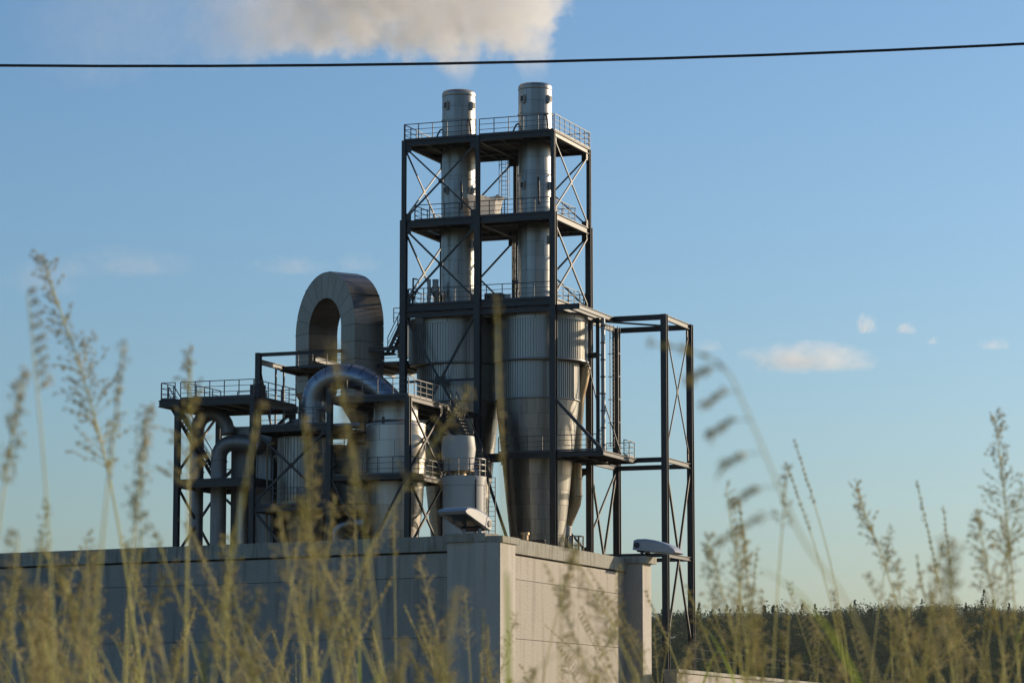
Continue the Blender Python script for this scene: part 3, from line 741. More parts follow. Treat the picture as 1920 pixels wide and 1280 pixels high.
railing(df, [(-18.9, .85), (-14.6, .85)], 25.68, 1.1); railing(df, [(-13.0, 6.4), (-11.0, 6.4)], 25.68, 1.1)
railing(df, [(-12.5, .8), (-11.0, .8)], 25.68, 1.1)
for v in (2.6, 3.9): part(df, "hanger", bar((-4*G+.1, v, 21.5), (-4*G+.1, v, 26.0), .11), STEEL)
brace(df, (-4*G, .2, 25.6), (-4*G, 2.6, 21.0), .13)
stair(df, (-10.95, 1.2, 29.3), (-12.4, 1.2, 26.5), .8, (.0, 1, 0))
part(df, "landing", box(-13.3, -12.2, 1.0, 2.3, 26.4, 26.5), GRATE)
part(df, "tower_box", box(-12.95, -12.4, 4.2, 5.2, 26.5, 28.9), DUCTM); railing(df, [(-13.2, 4.1), (-12.3, 4.1), (-12.3, 5.3)], 28.92, 1.0, kick=False)
column(df, -2*G-.5, 7.0, 0, 25.6, .3)

# ------------------------------------------------------------------ arched duct
A_ = Vector((-.813, .582, 0)); B_ = Vector((.582, .813, 0)); Z_ = Vector((0, 0, 1))
ac = Vector((-16.5, 2.3, 28.25)); Ro, Ri, TH = 4.0, 2.2, 2.3
ad = thing("arched_duct", "large inverted U sheet metal duct looping above the annex", "duct", (-16.05, 2.3, 22))
def dpt(r, a, t): return ac+A_*(r*math.cos(a))+Z_*(r*math.sin(a))+B_*t
NS = 11
for k in range(NS):
    a0 = math.pi*k/NS+.004; a1 = math.pi*(k+1)/NS-.004; V = []; F = []; n = 5
    for i in range(n+1):
        a = a0+(a1-a0)*i/n; V += [dpt(Ro, a, -TH/2), dpt(Ro, a, TH/2), dpt(Ri, a, TH/2), dpt(Ri, a, -TH/2)]
    for i in range(n):
        for j in range(4): F.append((i*4+j, i*4+(j+1) % 4, (i+1)*4+(j+1) % 4, (i+1)*4+j))
    F += [(3, 2, 1, 0), tuple(n*4+j for j in range(4))]
    part(ad, "duct_segment", (V, F), DUCTM, True, autosmooth=40)
    if k % 3 == 2 or k == 0:
        V = []; F = []
        a = a1+.004 if k else a0
        for rr, tt in ((Ro+.035, -TH/2-.03), (Ro+.035, TH/2+.03)):
            for da in (-.006, .006): V += [dpt(rr, a+da, tt), dpt(rr-.06, a+da, tt)]
        part(ad, "seam_flange", (V, [(0, 1, 3, 2), (4, 6, 7, 5), (0, 2, 6, 4), (1, 5, 7, 3), (0, 4, 5, 1), (2, 3, 7, 6)]), DUCTM)
for side, zs in ((1, (28.25, 27.2, 26.1, 25.0, 24.2)), (-1, (28.25, 27.1, 25.9, 24.9, 23.9, 22.9))):
    for z1, z0 in zip(zs[:-1], zs[1:]):
        V = [ac+A_*(side*r)+B_*t+Z_*(z-28.25) for z in (z0+.015, z1-.015) for r, t in ((Ri, -TH/2), (Ro, -TH/2), (Ro, TH/2), (Ri, TH/2))]
        F = [(3, 2, 1, 0), (4, 5, 6, 7), (0, 1, 5, 4), (1, 2, 6, 5), (2, 3, 7, 6), (3, 0, 4, 7)]
        if side < 0: F = [tuple(reversed(q)) for q in F]
        part(ad, "leg_segment", (V, F), DUCTM)
    zb = zs[-1]; cm_ = (Ri+Ro)/2
    V = [ac+A_*(side*r)+B_*t+Z_*(z-28.25) for z, rr, tt in ((zb-1.3, .42, .55), (zb, (Ro-Ri)/2, TH/2)) for r, t in ((cm_-rr, -tt), (cm_+rr, -tt), (cm_+rr, tt), (cm_-rr, tt))]
    F = [(3, 2, 1, 0), (4, 5, 6, 7), (0, 1, 5, 4), (1, 2, 6, 5), (2, 3, 7, 6), (3, 0, 4, 7)]
    if side < 0: F = [tuple(reversed(q)) for q in F]
    part(ad, "reducer", (V, F), DUCTM)
    p = ac+A_*(side*cm_); part(ad, "drop_leg", tube([(p.x, p.y, zb-1.3), (p.x, p.y, 14)], .5, 16), DUCTM, True, autosmooth=40)

# ------------------------------------------------------------------ vessels, silo, tank, pipes of the annex
vs = thing("scrubber_vessel", "bright steel vessel with sunlit flank below the annex deck", "vessel", (-7.45, -9, 0))
clad(vs, -7.45, -9, [(1.42, 22.05), (1.42, 21.2), (1.44, 20.62)], 5, VESSEL, off=.1)
part(vs, "shoulder", lathe(-7.45, -9, [(1.40, 20.62), (1.47, 20.6), (1.60, 20.52), (1.90, 20.42), (1.93, 20.3), (1.88, 20.25)], 48), VESSEL, True, autosmooth=50)
clad(vs, -7.45, -9, [(1.90, 20.28), (1.90, 19.3), (1.90, 18.2), (1.90, 17.1), (1.86, 16.8)], 6, VESSEL, off=.33)
clad(vs, -7.45, -9, [(1.80, 16.7), (1.72, 15.2), (1.52, 13.6), (1.30, 12.0)], 6, VESSEL, off=.1)
part(vs, "skirt", lathe(-7.45, -9, [(1.28, 12.0), (1.0, 6), (1.0, 0)], 32), VESSEL, True)
part(vs, "lifting_lug", box(-7.6, -7.45, -10.98, -10.85, 20.35, 20.75), DARK)
si = thing("ribbed_silo", "ribbed steel silo standing behind the annex's crossed braces", "silo", (-13.95, -9, 0))
part(si, "shell", ribbed(-13.95, -9, 1.62, 15.5, 1.62, 19.75, 46, .05), RIBM); part(si, "lid", lathe(-13.95, -9, [(1.68, 19.7), (1.6, 19.82), (.9, 20.05)], 40), RIBM, True)
part(si, "rim", lathe(-13.95, -9, [(1.6, 15.42), (1.74, 15.44), (1.74, 15.54), (1.6, 15.56)], 40), CLAD, True, autosmooth=40)
clad(si, -13.7, -9, [(1.38, 15.3), (1.30, 14.2), (1.18, 13.1), (1.0, 12.0)], 5, DUCTM, off=.2); part(si, "outlet", lathe(-13.7, -9, [(1.0, 12), (.5, 8), (.5, 0)], 24), DUCTM, True)
for k, (u, v, w1, q) in enumerate(((-15.75, -10.6, 19.2, .07), (-15.35, -10.6, 18.4, .05), (-12.6, -11.3, 14.6, .06))):
    t_ = thing("riser", ("rust brown thin riser pipe inside the annex bay", "thin grey riser pipe next to the rust brown one", "short thin pipe stub beside the silo's outlet")[k], "pipe", (u, v, 0))
    part(t_, "pipe", tube([(u, v, 0), (u, v, w1)], q, 8), TANP if k == 0 else GALV, True); part(t_, "elbow", tube([(u, v, w1), (u+.1, v, w1+.12), (u+.5, v, w1+.15)], q, 8), TANP if k == 0 else GALV, True)
bp_ = thing("bend_pipe", "fat blue grey pipe arching over into the steel vessel", "pipe", (-10.3, -9.2, 20))
path = smooth_path([(-13.15, -9.2, 19.9), (-13.15, -9.2, 21.2), (-13.13, -9.2, 22.2), (-12.75, -9.2, 23.05), (-11.9, -9.2, 23.55), (-10.8, -9.2, 23.68), (-9.7, -9.2, 23.4), (-8.7, -9.2, 22.8), (-7.8, -9.2, 21.95), (-7.4, -9.2, 21.5)], 3)
rr_ = .80
for i in range(0, len(path)-1, 2):
    part(bp_, "pipe_segment", tube([path[i]*.995+path[min(i+1, len(path)-1)]*.005]+path[i+1:i+3], rr_, 28), BLUEP, True, autosmooth=40)
part(bp_, "flange", lathe(-13.15, -9.2, [(.8, 21.52), (.93, 21.52), (.93, 21.62), (.8, 21.62)], 28), BLUEP, True, autosmooth=40)
dm = thing("dome_pipe", "low round blue grey pipe lying on the annex's middle deck", "pipe", (-14.6, -7.4, 20.3))
part(dm, "pipe", tube(smooth_path([(-15.9, -7.6, 20.3), (-15.6, -7.6, 20.62), (-15.0, -7.6, 20.78), (-13.6, -7.6, 20.78)], 4), .42, 20), BLUEP, True); part(dm, "flange", tube([(-13.7, -7.6, 20.78), (-13.6, -7.6, 20.78)], .5, 20), STEEL, True, autosmooth=40)

tk = thing("storage_tank", "matte beige storage tank with railed top and funnel hopper", "tank", (-2.75, -9, 0))
part(tk, "shell", lathe(-2.75, -9, [(1.36, 0), (1.36, 16.35)], 48), TANKP, True, autosmooth=40)
part(tk, "top_band", lathe(-2.75, -9, [(1.34, 16.36), (1.40, 16.36), (1.40, 16.92), (1.34, 16.95), (.2, 17.0)], 48), TANKP, True, autosmooth=40)
part(tk, "hopper", lathe(-3.15, -9, [(.90, 17.35), (.93, 17.36), (1.10, 18.72), (1.0, 19.5), (.97, 19.52), (.9, 19.3)], 40), TANKP, True, autosmooth=25)
part(tk, "hopper_flange", lathe(-3.15, -9, [(.5, 17.0), (.5, 17.3), (1.0, 17.3), (1.0, 17.36), (.8, 17.36)], 40), TANP, True, autosmooth=40)
tr = join(*[bar((-2.75+1.36*math.cos(a), -9+1.36*math.sin(a), 16.98+h), (-2.75+1.36*math.cos(a+.2618), -9+1.36*math.sin(a+.2618), 16.98+h), .045) for h in (1.05, .68, .3) for a in [.2618*i for i in range(24)]])
ro = part(tk, "railing", tr, GALV)
for i in range(12):
    a = .5236*i+.1; piece(ro, "post", POST_ME, (-2.75+1.36*math.cos(a), -9+1.36*math.sin(a), 16.95))
for k in range(6):
    a = 1.05*k+.3; V, F = box(-.12, .12, -.06, .06, 0, .12); part(tk, "support_foot", ([(-2.75+1.28*math.cos(a)+x, -9+1.28*math.sin(a)+y, 16.85+z) for x, y, z in V], F), DARK)
part(tk, "downpipe", tube([(-1.62, -9.86, 16.7), (-1.62, -9.86, 0)], .05, 8), DARK, True)
ladder(tk, (-1.1, -8.4, 1), (-1.1, -8.4, 16.9), .42, (1, .2, 0), (0, -1, 0), cage=False)

p1 = thing("hook_pipe", "tall grey pipe with hooked top rising beside the annex stair", "pipe", (-21.6, -9, 0))
pp = [(-21.6, -9, 0), (-21.6, -9, 6), (-21.6, -9, 12), (-21.6, -9, 15), (-21.6, -9, 17.8), (-21.6, -9, 20.3)]
for i in range(len(pp)-1): part(p1, "pipe_segment", tube([(pp[i][0], pp[i][1], pp[i][2]+.02), pp[i+1]], .46, 24), DULL, True, autosmooth=40)
for q in pp[1:]: part(p1, "flange", lathe(q[0], q[1], [(.4, q[2]-.04), (.51, q[2]-.04), (.51, q[2]+.04), (.4, q[2]+.04)], 24), DULL, True, autosmooth=40)
part(p1, "hook", tube(smooth_path([(-21.6, -9, 20.32), (-21.5, -9, 20.95), (-21.15, -9, 21.4), (-20.55, -9, 21.6), (-19.95, -9, 21.4), (-19.5, -9, 20.9), (-19.35, -9, 20.2)], 4), .46, 24), DULL, True)
p2 = thing("elbow_pipe", "dark vertical pipe bending toward the annex's filter housing", "pipe", (-19.7, -9.6, 0))
part(p2, "pipe", tube([(-19.7, -9.6, 0), (-19.7, -9.6, 18.4)], .52, 24), DULL, True, autosmooth=40)
part(p2, "elbow", tube(smooth_path([(-19.7, -9.6, 18.42), (-19.65, -9.6, 18.95), (-19.3, -9.6, 19.4), (-18.6, -9.6, 19.6), (-17.4, -9.6, 19.5), (-16.6, -9.6, 19.2)], 4), .52, 24), DULL, True)
part(p2, "flange", lathe(-19.7, -9.6, [(.5, 18.36), (.57, 18.36), (.57, 18.44), (.5, 18.44)], 24), DULL, True, autosmooth=40)
p3 = thing("slim_pipe", "slim grey standing pipe between the annex columns", "pipe", (-18.2, -9.2, 0))
part(p3, "pipe", tube([(-18.2, -9.2, 0), (-18.2, -9.2, 16.9)], .36, 18), VESSEL, True, autosmooth=40); part(p3, "flange", lathe(-18.2, -9.2, [(.3, 14), (.42, 14), (.42, 14.08), (.3, 14.08)], 18), VESSEL, True, autosmooth=40)
p4 = thing("inclined_pipe", "grey inclined pipe rising toward the ribbed silo", "pipe", (-16.5, -7.6, 18))
part(p4, "pipe", tube([(-18.2, -7.6, 17.3), (-15.7, -7.6, 19.3)], .5, 20), BLUEP, True, autosmooth=40); part(p4, "flange", tube([(-17.25, -7.6, 18.06), (-17.18, -7.6, 18.12)], .57, 20), BLUEP, True, autosmooth=40)
fh = thing("filter_housing", "pale grey filter housing tucked under the annex's upper deck", "housing", (-18, -8, 19))
part(fh, "cabinet", box(-19.3, -16.4, -8.6, -6.4, 0, 20.6), DULL); part(fh, "lid", box(-19.45, -16.35, -8.7, -6.35, 20.603, 20.72), DULL)
for k in range(3):
    for z0, z1 in ((13.2, 16.4), (17.3, 20.3)): part(fh, "door", box(-19.2+.95*k, -18.35+.95*k, -8.64, -8.603, z0, z1), DULL)
bf = thing("bag_filter", "dark sheet clad filter block filling the space behind the annex pipes", "filter", (-17, -4, 0))
part(bf, "casing", box(-19.9, -13.0, -4.6, -1.6, 0, 19.3), DUCTM); part(bf, "roof", box(-20.0, -12.9, -4.7, -1.5, 19.303, 19.45), DUCTM)
for k in range(12): part(bf, "stiffener", box(-19.85+.61*k, -19.73+.61*k, -4.68, -4.603, .2, 19.2), DUCTM)
railing(bf, [(-19.9, -4.6), (-13.0, -4.6)], 19.45)
for k, (u, w) in enumerate(((-19.0, 19.4), (-16.8, 19.4), (-14.6, 19.4))): part(bf, "access_hatch", box(u, u+1.2, -4.2, -2.6, w+.053, w+.4), DUCTM)
ex = thing("extractor_unit", "dark extractor unit below the annex's middle deck", "machine", (-11.5, -6.5, 0))
part(ex, "casing", box(-12.2, -9.6, -7.4, -5.2, 0, 19.4), DUCTM); part(ex, "cowl", lathe(-10.9, -6.3, [(1.1, 19.4), (1.0, 19.9), (.5, 20.2)], 24), DUCTM, True)
for w in (13.5, 15.5, 17.5): part(ex, "band", box(-12.25, -9.55, -7.45, -5.15, w, w+.1), STEEL)
p5 = thing("low_elbow", "blue grey pipe elbow just above the hall's parapet", "pipe", (-11.2, -9.5, 0))
part(p5, "pipe", tube([(-11.3, -9.6, 0), (-11.3, -9.6, 12.9)], .62, 24), BLUEP, True, autosmooth=40)
part(p5, "elbow", tube(smooth_path([(-11.3, -9.6, 12.92), (-11.2, -9.6, 13.5), (-10.8, -9.6, 13.95), (-10.1, -9.6, 14.1), (-9.2, -9.6, 14.1)], 4), .62, 24), BLUEP, True)
part(p5, "flange", lathe(-11.3, -9.6, [(.55, 12.86), (.7, 12.86), (.7, 12.95), (.55, 12.95)], 24), BLUEP, True, autosmooth=40)
fl_ = thing("inlet_duct", "dark round duct slanting down behind the vessel", "duct", (-5.5, -3.5, 18))
part(fl_, "duct", tube([(-7.5, -3.2, 21.0), (-3.9, -3.2, 17.4)], .75, 20), BLUEP, True, autosmooth=40); part(fl_, "flange", tube([(-5.8, -3.2, 19.3), (-5.72, -3.2, 19.22)], .85, 20), BLUEP, True, autosmooth=40)
rl = thing("low_pipe_rack", "low dark pipe rack with a short stub between tank and cyclone", "pipe rack", (-2.2, -3.5, 0))
part(rl, "beam", ibeam((-5.2, -3.0, 13.1), (.5, -3.0, 13.1), .2, .3), STEEL); part(rl, "post", ibeam((-.8, -3.0, 0), (-.8, -3.0, 13.0), .25, .25, Vector((0, 1, 0))), STEEL)
part(rl, "stub", lathe(-.9, -3.0, [(.22, 13.25), (.22, 13.6), (.3, 13.6), (.3, 13.75)], 16), TANP, True, autosmooth=40)

# ------------------------------------------------------------------ overhead cable
xs_ = [-34+1.5*i for i in range(43)]
solo("overhead_cable", tube([(x, 40, 9.813+.0022*(x+4.9)**2) for x in xs_], .019, 8), CABLEM, "thin black overhead cable hanging across the sky before the smoke", "cable", (0, 40, 9.8), True, smooth=True)

# ------------------------------------------------------------------ steam plume and clouds (real volumes)
class X:
    """tiny helper: arithmetic on shader sockets"""
    def __init__(s, t, k): s.t = t; s.k = k
    def _m(s, op, *a):
        n = s.t.nodes.new("ShaderNodeMath"); n.operation = op
        for i, v in enumerate((s,)+a):
            if isinstance(v, X): s.t.links.new(v.k, n.inputs[i])
            else: n.inputs[i].default_value = v
        return X(s.t, n.outputs[0])
    def __add__(s, o): return s._m('ADD', o)
    def __radd__(s, o): return s._m('ADD', o)
    def __sub__(s, o): return s._m('SUBTRACT', o)
    def __mul__(s, o): return s._m('MULTIPLY', o)
    def __rmul__(s, o): return s._m('MULTIPLY', o)
    def __truediv__(s, o): return s._m('DIVIDE', o)
    def pw(s, o): return s._m('POWER', o)
    def sqrt(s): return s._m('SQRT')
    def min(s, o): return s._m('MINIMUM', o)
    def max(s, o): return s._m('MAXIMUM', o)
    def smin(s, o, k): return s._m('SMOOTH_MIN', o, k)
    def ramp(s, a, b, c=0.0, d=1.0, smooth=True):
        n = s.t.nodes.new("ShaderNodeMapRange"); n.interpolation_type = 'SMOOTHSTEP' if smooth else 'LINEAR'
        for i, v in ((1, a), (2, b), (3, c), (4, d)): n.inputs[i].default_value = v
        s.t.links.new(s.k, n.inputs[0]); return X(s.t, n.outputs[0])

def volume_mat(name, col, aniso, build):
    m = bpy.data.materials.new(name); m.use_nodes = True; t = m.node_tree; t.nodes.clear()
    out = t.nodes.new("ShaderNodeOutputMaterial"); pv = t.nodes.new("ShaderNodeVolumePrincipled")
    pv.inputs['Color'].default_value = (*col, 1); pv.inputs['Anisotropy'].default_value = aniso
    tc = t.nodes.new("ShaderNodeTexCoord"); sp = t.nodes.new("ShaderNodeSeparateXYZ"); t.links.new(tc.outputs['Object'], sp.inputs[0])
    def noise(scale, detail, off=(0, 0, 0), stretch=(1, 1, 1), rough=.55):
        mp = t.nodes.new("ShaderNodeMapping"); mp.inputs['Location'].default_value = off; mp.inputs['Scale'].default_value = stretch
        t.links.new(tc.outputs['Object'], mp.inputs[0]); n = t.nodes.new("ShaderNodeTexNoise")
        n.inputs['Scale'].default_value = scale; n.inputs['Detail'].default_value = detail; n.inputs['Roughness'].default_value = rough
        t.links.new(mp.outputs[0], n.inputs['Vector']); return X(t, n.outputs['Fac'])
    d = build(X(t, sp.outputs[0]), X(t, sp.outputs[1]), X(t, sp.outputs[2]), noise)
    t.links.new(d.k, pv.inputs['Density']); t.links.new(pv.outputs[0], out.inputs['Volume'])
    return m

def plume_density(x, y, z, noise):
    n1 = noise(.20, 3, (3, 1, 7)); n2 = noise(.62, 8, (1, 5, 2), rough=.62)
    jets = None
    for x0 in (-2.8, 2.8):
        cx = x+z*z*.05-x0; r = z*.40+.95
        d = (cx*cx+y*y).sqrt()/r
        d = d+z.ramp(4.0, 6.5, 0, 3)
        jets = d if jets is None else jets.min(d)
    zc = x*.02+x.ramp(-9, -2, 7.7, 6.9); xe = (x-1.0).max(0.0)
    R = x.ramp(-22, 2, 4.3, 4.6)
    body = (y*y*.8+(z-zc)*(z-zc)+xe*xe*1.15).sqrt()/R
    d = jets.smin(body, .35)
    d = d-(n1-.5)*1.15-(n2-.5)*z.ramp(.5, 3, .7, 1.25)
    dens = d.ramp(1.0, .74)
    fade = x.ramp(-24, -10, .05, 1.0)*z.ramp(.0, 3.0, .07, 1.0)
    return dens*fade*(n2.ramp(.3, .7, .4, 1.5))*.27*x.ramp(-39, -30)
PL = volume_mat("steam", (.98, .962, .93), .25, plume_density)
pb = solo("steam_plume", box(-40, 7, -7, 7, .02, 13.5), PL, "creamy grey steam plume blowing from the two chimneys", "steam", (0, 0, 0), True, kind="stuff")
pb.location = to_world((-5.4, 3.6, 44.64)); pb.rotation_euler = (0, 0, PLANT_ROT)

def cloud_mat(seed, strength):
    def f(x, y, z, noise):
        n1 = noise(1.0, 2, (seed*3.7, 1, 2), (1.6, 1, .8)); n2 = noise(2.6, 6, (seed, 4, 1), (2.0, 1, .8), .62)
        r = (x*x+y*y+(z+.0)*(z+.0)).sqrt()
        d = r-(n1-.5)*1.9-(n2-.5)*1.4
        flat = z.ramp(-.55, -.30)
        return d.ramp(1.05, -.25)*flat*(.040*strength)
    return volume_mat("cloud_vapour", (1.0, .98, .97), .3, f)
CL = [(581, 6000, 728, 150, 34, .5, "long low white cloud over the wooded hill"), (704, 6000, 797, 24, 24, .45, "small upright puff of cloud beside the flat puff"),
      (783, 6000, 790, 28, 13, .4, "small flat puff of cloud above the wooded hill"), (835, 6000, 767, 15, 9, .2, "tiny speck of cloud between the two flat puffs"),
      (953, 6000, 759, 40, 14, .28, "pale flat puff of cloud far above the wooded hill"), (385, 6000, 754, 38, 14, .22, "small cloud just beyond the open side frame"),
      (-771, 6000, 918, 155, 36, 0.09, "faint long wisp of cloud above the tall grass"), (-935, 6000, 886, 98, 44, 0.08, "faint broad veil of cloud behind the tallest grass plume"),
      (-440, 6000, 915, 92, 20, 0.10, "thin bright wisp of cloud by the arched duct"), (-307, 6000, 922, 57, 24, 0.10, "thin ragged wisp of cloud just above the arched duct")]
ico = None
for k, (x, y, z, rx, rz, s, lab) in enumerate(CL):
    V, F = lathe(0, 0, [(math.sin(math.pi*j/10)+.001, -math.cos(math.pi*j/10)) for j in range(11)], 20)
    o = solo("cloud", (V, F), cloud_mat(k+1, s*(60/rx)**.45), lab, "cloud", (0, 0, 0), True, group="small clouds in the evening sky")
    o.location = (x, y, z); o.scale = (rx, max(rx*.6, 25), rz*1.25)

# ------------------------------------------------------------------ tall meadow grass
class Soup:
    def __init__(s): s.v = []; s.f = []; s.n = 0
    def add(s, v, f):
        s.v.append(np.asarray(v, float)); s.f.append(np.asarray(f, int)+s.n); s.n += len(v)
    def mesh(s, name, m):
        V = np.concatenate(s.v); F = np.concatenate(s.f); me = bpy.data.meshes.new(name)
        me.vertices.add(len(V)); me.vertices.foreach_set("co", V.astype(np.float32).ravel())
        me.loops.add(len(F)*3); me.loops.foreach_set("vertex_index", F.astype(np.int32).ravel())
        me.polygons.add(len(F)); me.polygons.foreach_set("loop_start", np.arange(0, len(F)*3, 3, dtype=np.int32))
        me.update(calc_edges=True); me.materials.append(m); return me
rg = np.random.default_rng(21)
def unit(v): return v/(np.linalg.norm(v)+1e-9)
def tri_tube(P, r):
    P = np.asarray(P); n = len(P); V = []; F = []
    for i in range(n):
        d = unit(P[min(i+1, n-1)]-P[max(i-1, 0)]); s = unit(np.cross(d, [.31, .95, .02])); u = np.cross(s, d); rad = r[i] if hasattr(r, '__len__') else r
        V += [P[i]+rad*(s*math.cos(a)+u*math.sin(a)) for a in (0, 2.094, 4.189)]
    for i in range(n-1):
        for j in range(3):
            a, b, c, d_ = i*3+j, i*3+(j+1) % 3, (i+1)*3+(j+1) % 3, (i+1)*3+j; F += [(a, b, c), (a, c, d_)]
    return V, F
SPV = np.array([(0, 0, 0), (.5, 1, 0), (.5, -.5, .87), (.5, -.5, -.87), (1, 0, 0)])
SPF = np.array([(0, 1, 2), (0, 2, 3), (0, 3, 1), (4, 2, 1), (4, 3, 2), (4, 1, 3)])
def spikelet(S, p, d, L, r):
    d = unit(d); s = unit(np.cross(d, rg.normal(size=3))); u = np.cross(d, s)
    S.add(p+SPV[:, :1]*d*L+SPV[:, 1:2]*s*r+SPV[:, 2:]*u*r, SPF)
def curve(P, n):
    return np.array([tuple(q) for q in smooth_path([tuple(p) for p in P], n)])
def head(S, spine, kind, scale=1.0, side=None):
    """seed head along the spine (points from its foot to the tip)"""
    n = len(spine); L = np.linalg.norm(np.diff(spine, axis=0), axis=1).sum()
    for i in range(n):
        t = i/(n-1); p = spine[i]; ax = unit(spine[min(i+1, n-1)]-spine[max(i-1, 0)])
        if kind == 'spike':
            for k in range(4):
                d = unit(ax*1.6+rg.normal(size=3)*.55); spikelet(S, p+rg.normal(size=3)*.0015, d, .009*scale*rg.uniform(.8, 1.4), .0014*scale)
        else:
            bl = L*(.25 if kind == 'open' else .12)*(1-.75*t)*rg.uniform(.5, 1.1)
            for k in range(rg.integers(2, 5) if kind == 'open' else 2):
                o = rg.normal(size=3); o[2] *= .4
                if side is not None: o = o*.35+np.asarray(side)
                d = unit(ax*.9+unit(o)*.85); q = p.copy(); pts = [q]
                m = max(2, int(bl/.014))
                for j in range(m):
                    d = unit(d+np.array([0, 0, -.10 if kind == 'open' else -.03])+rg.normal(size=3)*.10); q = q+d*bl/m; pts.append(q)
                if kind == 'open': S.add(*tri_tube(np.array(pts), .00045*scale))
                for j, q in enumerate(pts):
                    if kind == 'open' and j < m*.3: continue
                    for _ in range(2 if kind == 'open' else 4):
                        spikelet(S, q+rg.normal(size=3)*(.0015 if kind == 'open' else .005), unit(d+rg.normal(size=3)*.4), .0075*scale*rg.uniform(.8, 1.3), .0012*scale)
def blade(S, p, d, L, w, droop):
    q = p.copy(); P = [q]; n = 7
    for j in range(n): d = unit(d+np.array([0, 0, -droop*j/n])); q = q+d*L/n; P.append(q)
    s = unit(np.cross(d, [.2, .3, 1])); V = []; F = []
    for j, q in enumerate(P):
        ww = w*(1-(j/n)**2)*.5+.0003; V += [q-s*ww, q+s*ww]
    for j in range(n): F += [(2*j, 2*j+1, 2*j+3), (2*j, 2*j+3, 2*j+2)]
    S.add(V, F)
def stalk(Sst, Shd, Slf, base, tip, kind, hl, scale=1.0, mid=None, leaves=1, r0=.0021, side=None):
    base, tip = np.asarray(base, float), np.asarray(tip, float)
    if mid is None:
        m1 = base+(tip-base)*np.array([.2, .2, .42]); m2 = base+(tip-base)*np.array([.55, .55, .78])
        P = curve([base, m1, m2, tip], 8)
    else: P = curve([base]+[np.asarray(m, float) for m in mid]+[tip], 6)
    seg = np.linalg.norm(np.diff(P, axis=0), axis=1); c = np.concatenate([[0], np.cumsum(seg)]); tot = c[-1]
    Sst.add(*tri_tube(P, [scale*(r0*(1-.5*x/tot)) for x in c]))
    k = max(4, int(hl/.013)); s = np.linspace(tot-hl, tot, k); sp = np.stack([np.interp(s, c, P[:, i]) for i in range(3)], 1)
    head(Shd, sp, kind, scale, side)
    for _ in range(leaves):
        z = rg.uniform(.35, .72)*tot; p = np.array([np.interp(z, c, P[:, i]) for i in range(3)])
        a = rg.uniform(0, 6.28); blade(Slf, p, np.array([math.cos(a)*.5, math.sin(a)*.5, 1]), rg.uniform(.18, .38), rg.uniform(.004, .008), rg.uniform(.15, .5))

# the stalks one can tell apart: each a plant of its own
HERO = [('open', -.567, 5.5, -.861, 1.854, .40, "tallest feathery grass plume arching over on its own"),
 ('spike', .007, 3.2, -.017, 1.457, .17, "blurred yellow grass spike standing before the two cyclones"),
 ('clump', -.084, 3.3, -.197, 1.416, .20, "blurred clumpy yellow grass head in front of the bend pipe"),
 ('spike', -.349, 3.0, -.254, 1.320, .10, "blurred stubby grass spike leaning before the annex column"),
 ('open', 1.187, 7.0, 1.122, 1.722, .34, "fine airy grass panicle rising alone against the clear sky"),
 ('spike', .919, 7.5, .704, 1.710, .16, "slim grass spike leaning beside its twin against the sky"),
 ('spike', .865, 7.0, .638, 1.611, .16, "slim grass spike, lower twin of the leaning pair"),
 ('open', 1.035, 7.0, .797, 1.556, .20, "short feathery grass panicle leaning over the wooded hill"),
 ('spike', 1.142, 7.5, 1.005, 1.609, .24, "dark knotty grass spike upright above the wooded hill"),
 ('spike', 1.191, 8.0, 1.141, 1.581, .18, "thin straight grass spike next to the knotty one"),
 ('spike', .590, 7.0, .527, 1.523, .16, "thin grass spike standing beside the open side frame"),
 ('open', 1.023, 6.0, .924, 1.422, .24, "bushy dark grass panicle beside the airy one"),
 ('clump', -.732, 4.0, -.655, 1.468, .14, "blurred tan grass clump with a nodding top"),
 ('spike', -.510, 3.5, -.455, 1.447, .16, "blurred pale grass spike near the tallest plume"),
 ('open', -.491, 4.6, -.493, 1.567, .20, "faint grass panicle in front of the annex's upper deck"),
 ('clump', -.131, 3.2, -.059, 1.141, .12, "blurred tan grass clump before the hall's corner pillar"),
 ('clump', -.127, 3.6, -.252, 1.269, .16, "blurred tan grass clump before the ribbed silo"),
 ('open', .511, 5.5, .356, 1.343, .22, "dark grass panicle spreading low before the hill")]
def hero(name, parts, label, base):
    e = bpy.data.objects.new(name, None); COL.objects.link(e); e.location = base; e.empty_display_size = .1
    e["label"] = label; e["category"] = "grass"; e["group"] = "single grass stalks in the meadow"
    for nm, S, m in parts:
        if not S.v: continue
        S.v = [v-np.asarray(base) for v in S.v]
        o = bpy.data.objects.new(nm, S.mesh(nm, m)); COL.objects.link(o); o.parent = e
for kind, x0, y, xt, zt, hl, lab in HERO:
    a, b, c = Soup(), Soup(), Soup(); base = (x0, y, 0)
    stalk(a, b, c, base, (xt, y+.05, zt), kind, hl, .85 if (kind != 'open' and y < 3.4) else 1.15 if kind != 'open' else 1.5, leaves=1)
    hero("grass_stalk", (("stem", a, STRAW), ("seed_head", b, HEADM), ("leaf", c, LEAFG)), lab, base)
a, b, c = Soup(), Soup(), Soup()      # the big drooping one
stalk(a, b, c, (.46, 2.7, 0), (.128, 2.72, 1.345), 'spike', .07, 1.0, mid=[(.40, 2.7, .6), (.322, 2.7, 1.042), (.255, 2.7, 1.173), (.213, 2.7, 1.273), (.185, 2.7, 1.325)], leaves=1, r0=.0018)
for (x, z, L) in ((.213, 1.275, .034), (.222, 1.245, .034), (.236, 1.215, .036), (.247, 1.19, .06), (.203, 1.30, .03), (.190, 1.322, .03)):
    P = curve([(x, 2.7, z), (x-L*.5, 2.7, z-L*.05), (x-L, 2.71, z-L*.35)], 5); b.add(*tri_tube(P, .0006)); head(b, P[4:], 'spike', .95)
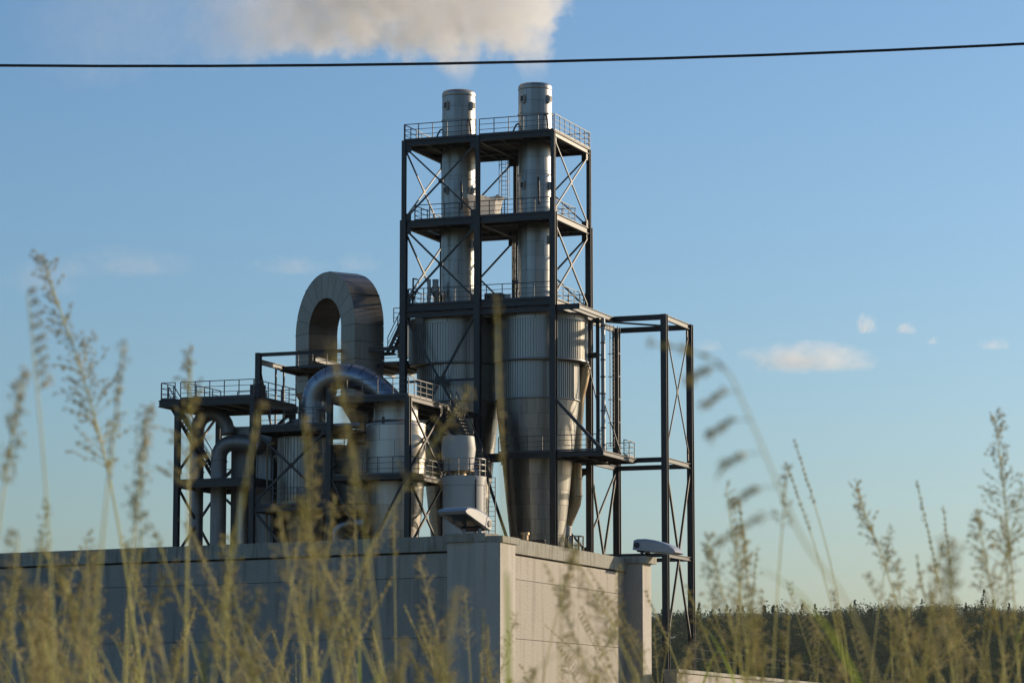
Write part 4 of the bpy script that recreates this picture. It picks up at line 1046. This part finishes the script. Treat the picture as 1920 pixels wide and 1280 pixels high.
hero("grass_stalk", (("stem", a, STRAW), ("seed_head", b, HEADM), ("leaf", c, LEAFG)), "big drooping grass stalk with dark hanging tufts near the side frame", (.46, 2.7, 0))

# everything between them
a, b, c = Soup(), Soup(), Soup()
def scatter(n, d0, d1, z0, z1, kinds, wmax=.21, xlo=-1, xhi=1, lean=.19):
    for _ in range(n):
        d = rg.uniform(d0, d1); x = rg.uniform(max(-wmax, xlo), min(wmax, xhi))*d
        h = rg.uniform(z0, z1)+max(0, rg.normal()*.05)
        tip = (x+rg.normal()*lean-.05, d+rg.normal()*.1, h)
        stalk(a, b, c, (x, d, 0), tip, kinds[rg.integers(len(kinds))], rg.uniform(.10, .24), rg.uniform(.8, 1.25), leaves=int(rg.integers(0, 3)), side=(rg.choice([-1, 1])*.6, 0, -.1) if rg.random() < .4 else None)
scatter(12, 3.0, 4.2, .98, 1.14, ('clump', 'open', 'open'), xhi=.02, lean=.1)
scatter(7, 3.0, 4.2, .95, 1.08, ('clump', 'open'), xlo=.02)
scatter(32, 4.2, 7.0, 1.0, 1.28, ('open', 'clump', 'open', 'spike'), xhi=.03)
scatter(44, 4.2, 7.0, .98, 1.20, ('open', 'clump', 'open', 'spike'), xlo=.03)
scatter(38, 4.0, 7.5, 1.2, 1.5, ('open', 'open', 'clump'), xhi=-.03)
scatter(48, 5.0, 9.5, 1.02, 1.34, ('open', 'spike', 'open', 'clump'), xhi=.0)
scatter(50, 5.0, 8.5, 1.15, 1.40, ('open', 'open', 'spike'), xlo=.05)
scatter(105, 7.0, 13, 1.0, 1.38, ('open', 'open', 'spike', 'clump'))
for nm, S, m, lab in (("meadow_grass_stems", a, STRAW, "dense straw coloured stems of the tall meadow grass"), ("meadow_grass_seed", b, HEADM, "mass of tan seed heads on the tall meadow grass"), ("meadow_grass_leaves", c, LEAFG, "green blades among the tall meadow grass")):
    o = bpy.data.objects.new(nm, S.mesh(nm, m)); COL.objects.link(o); o["label"] = lab; o["category"] = "grass"; o["kind"] = "stuff"

# ------------------------------------------------------------------ thin evening haze
hz_m = bpy.data.materials.new("haze_air"); hz_m.use_nodes = True; t = hz_m.node_tree; t.nodes.clear()
ho = t.nodes.new("ShaderNodeOutputMaterial"); hv = t.nodes.new("ShaderNodeVolumePrincipled")
hv.inputs['Color'].default_value = (.80, .88, .96, 1); hv.inputs['Density'].default_value = .000022; hv.inputs['Anisotropy'].default_value = .3
t.links.new(hv.outputs[0], ho.inputs['Volume'])
solo("haze", box(-2500, 2500, -80, 2400, -1.2, 75), hz_m, "thin pale evening haze in the air before the hill", "haze", (0, 0, 0), True, kind="stuff")
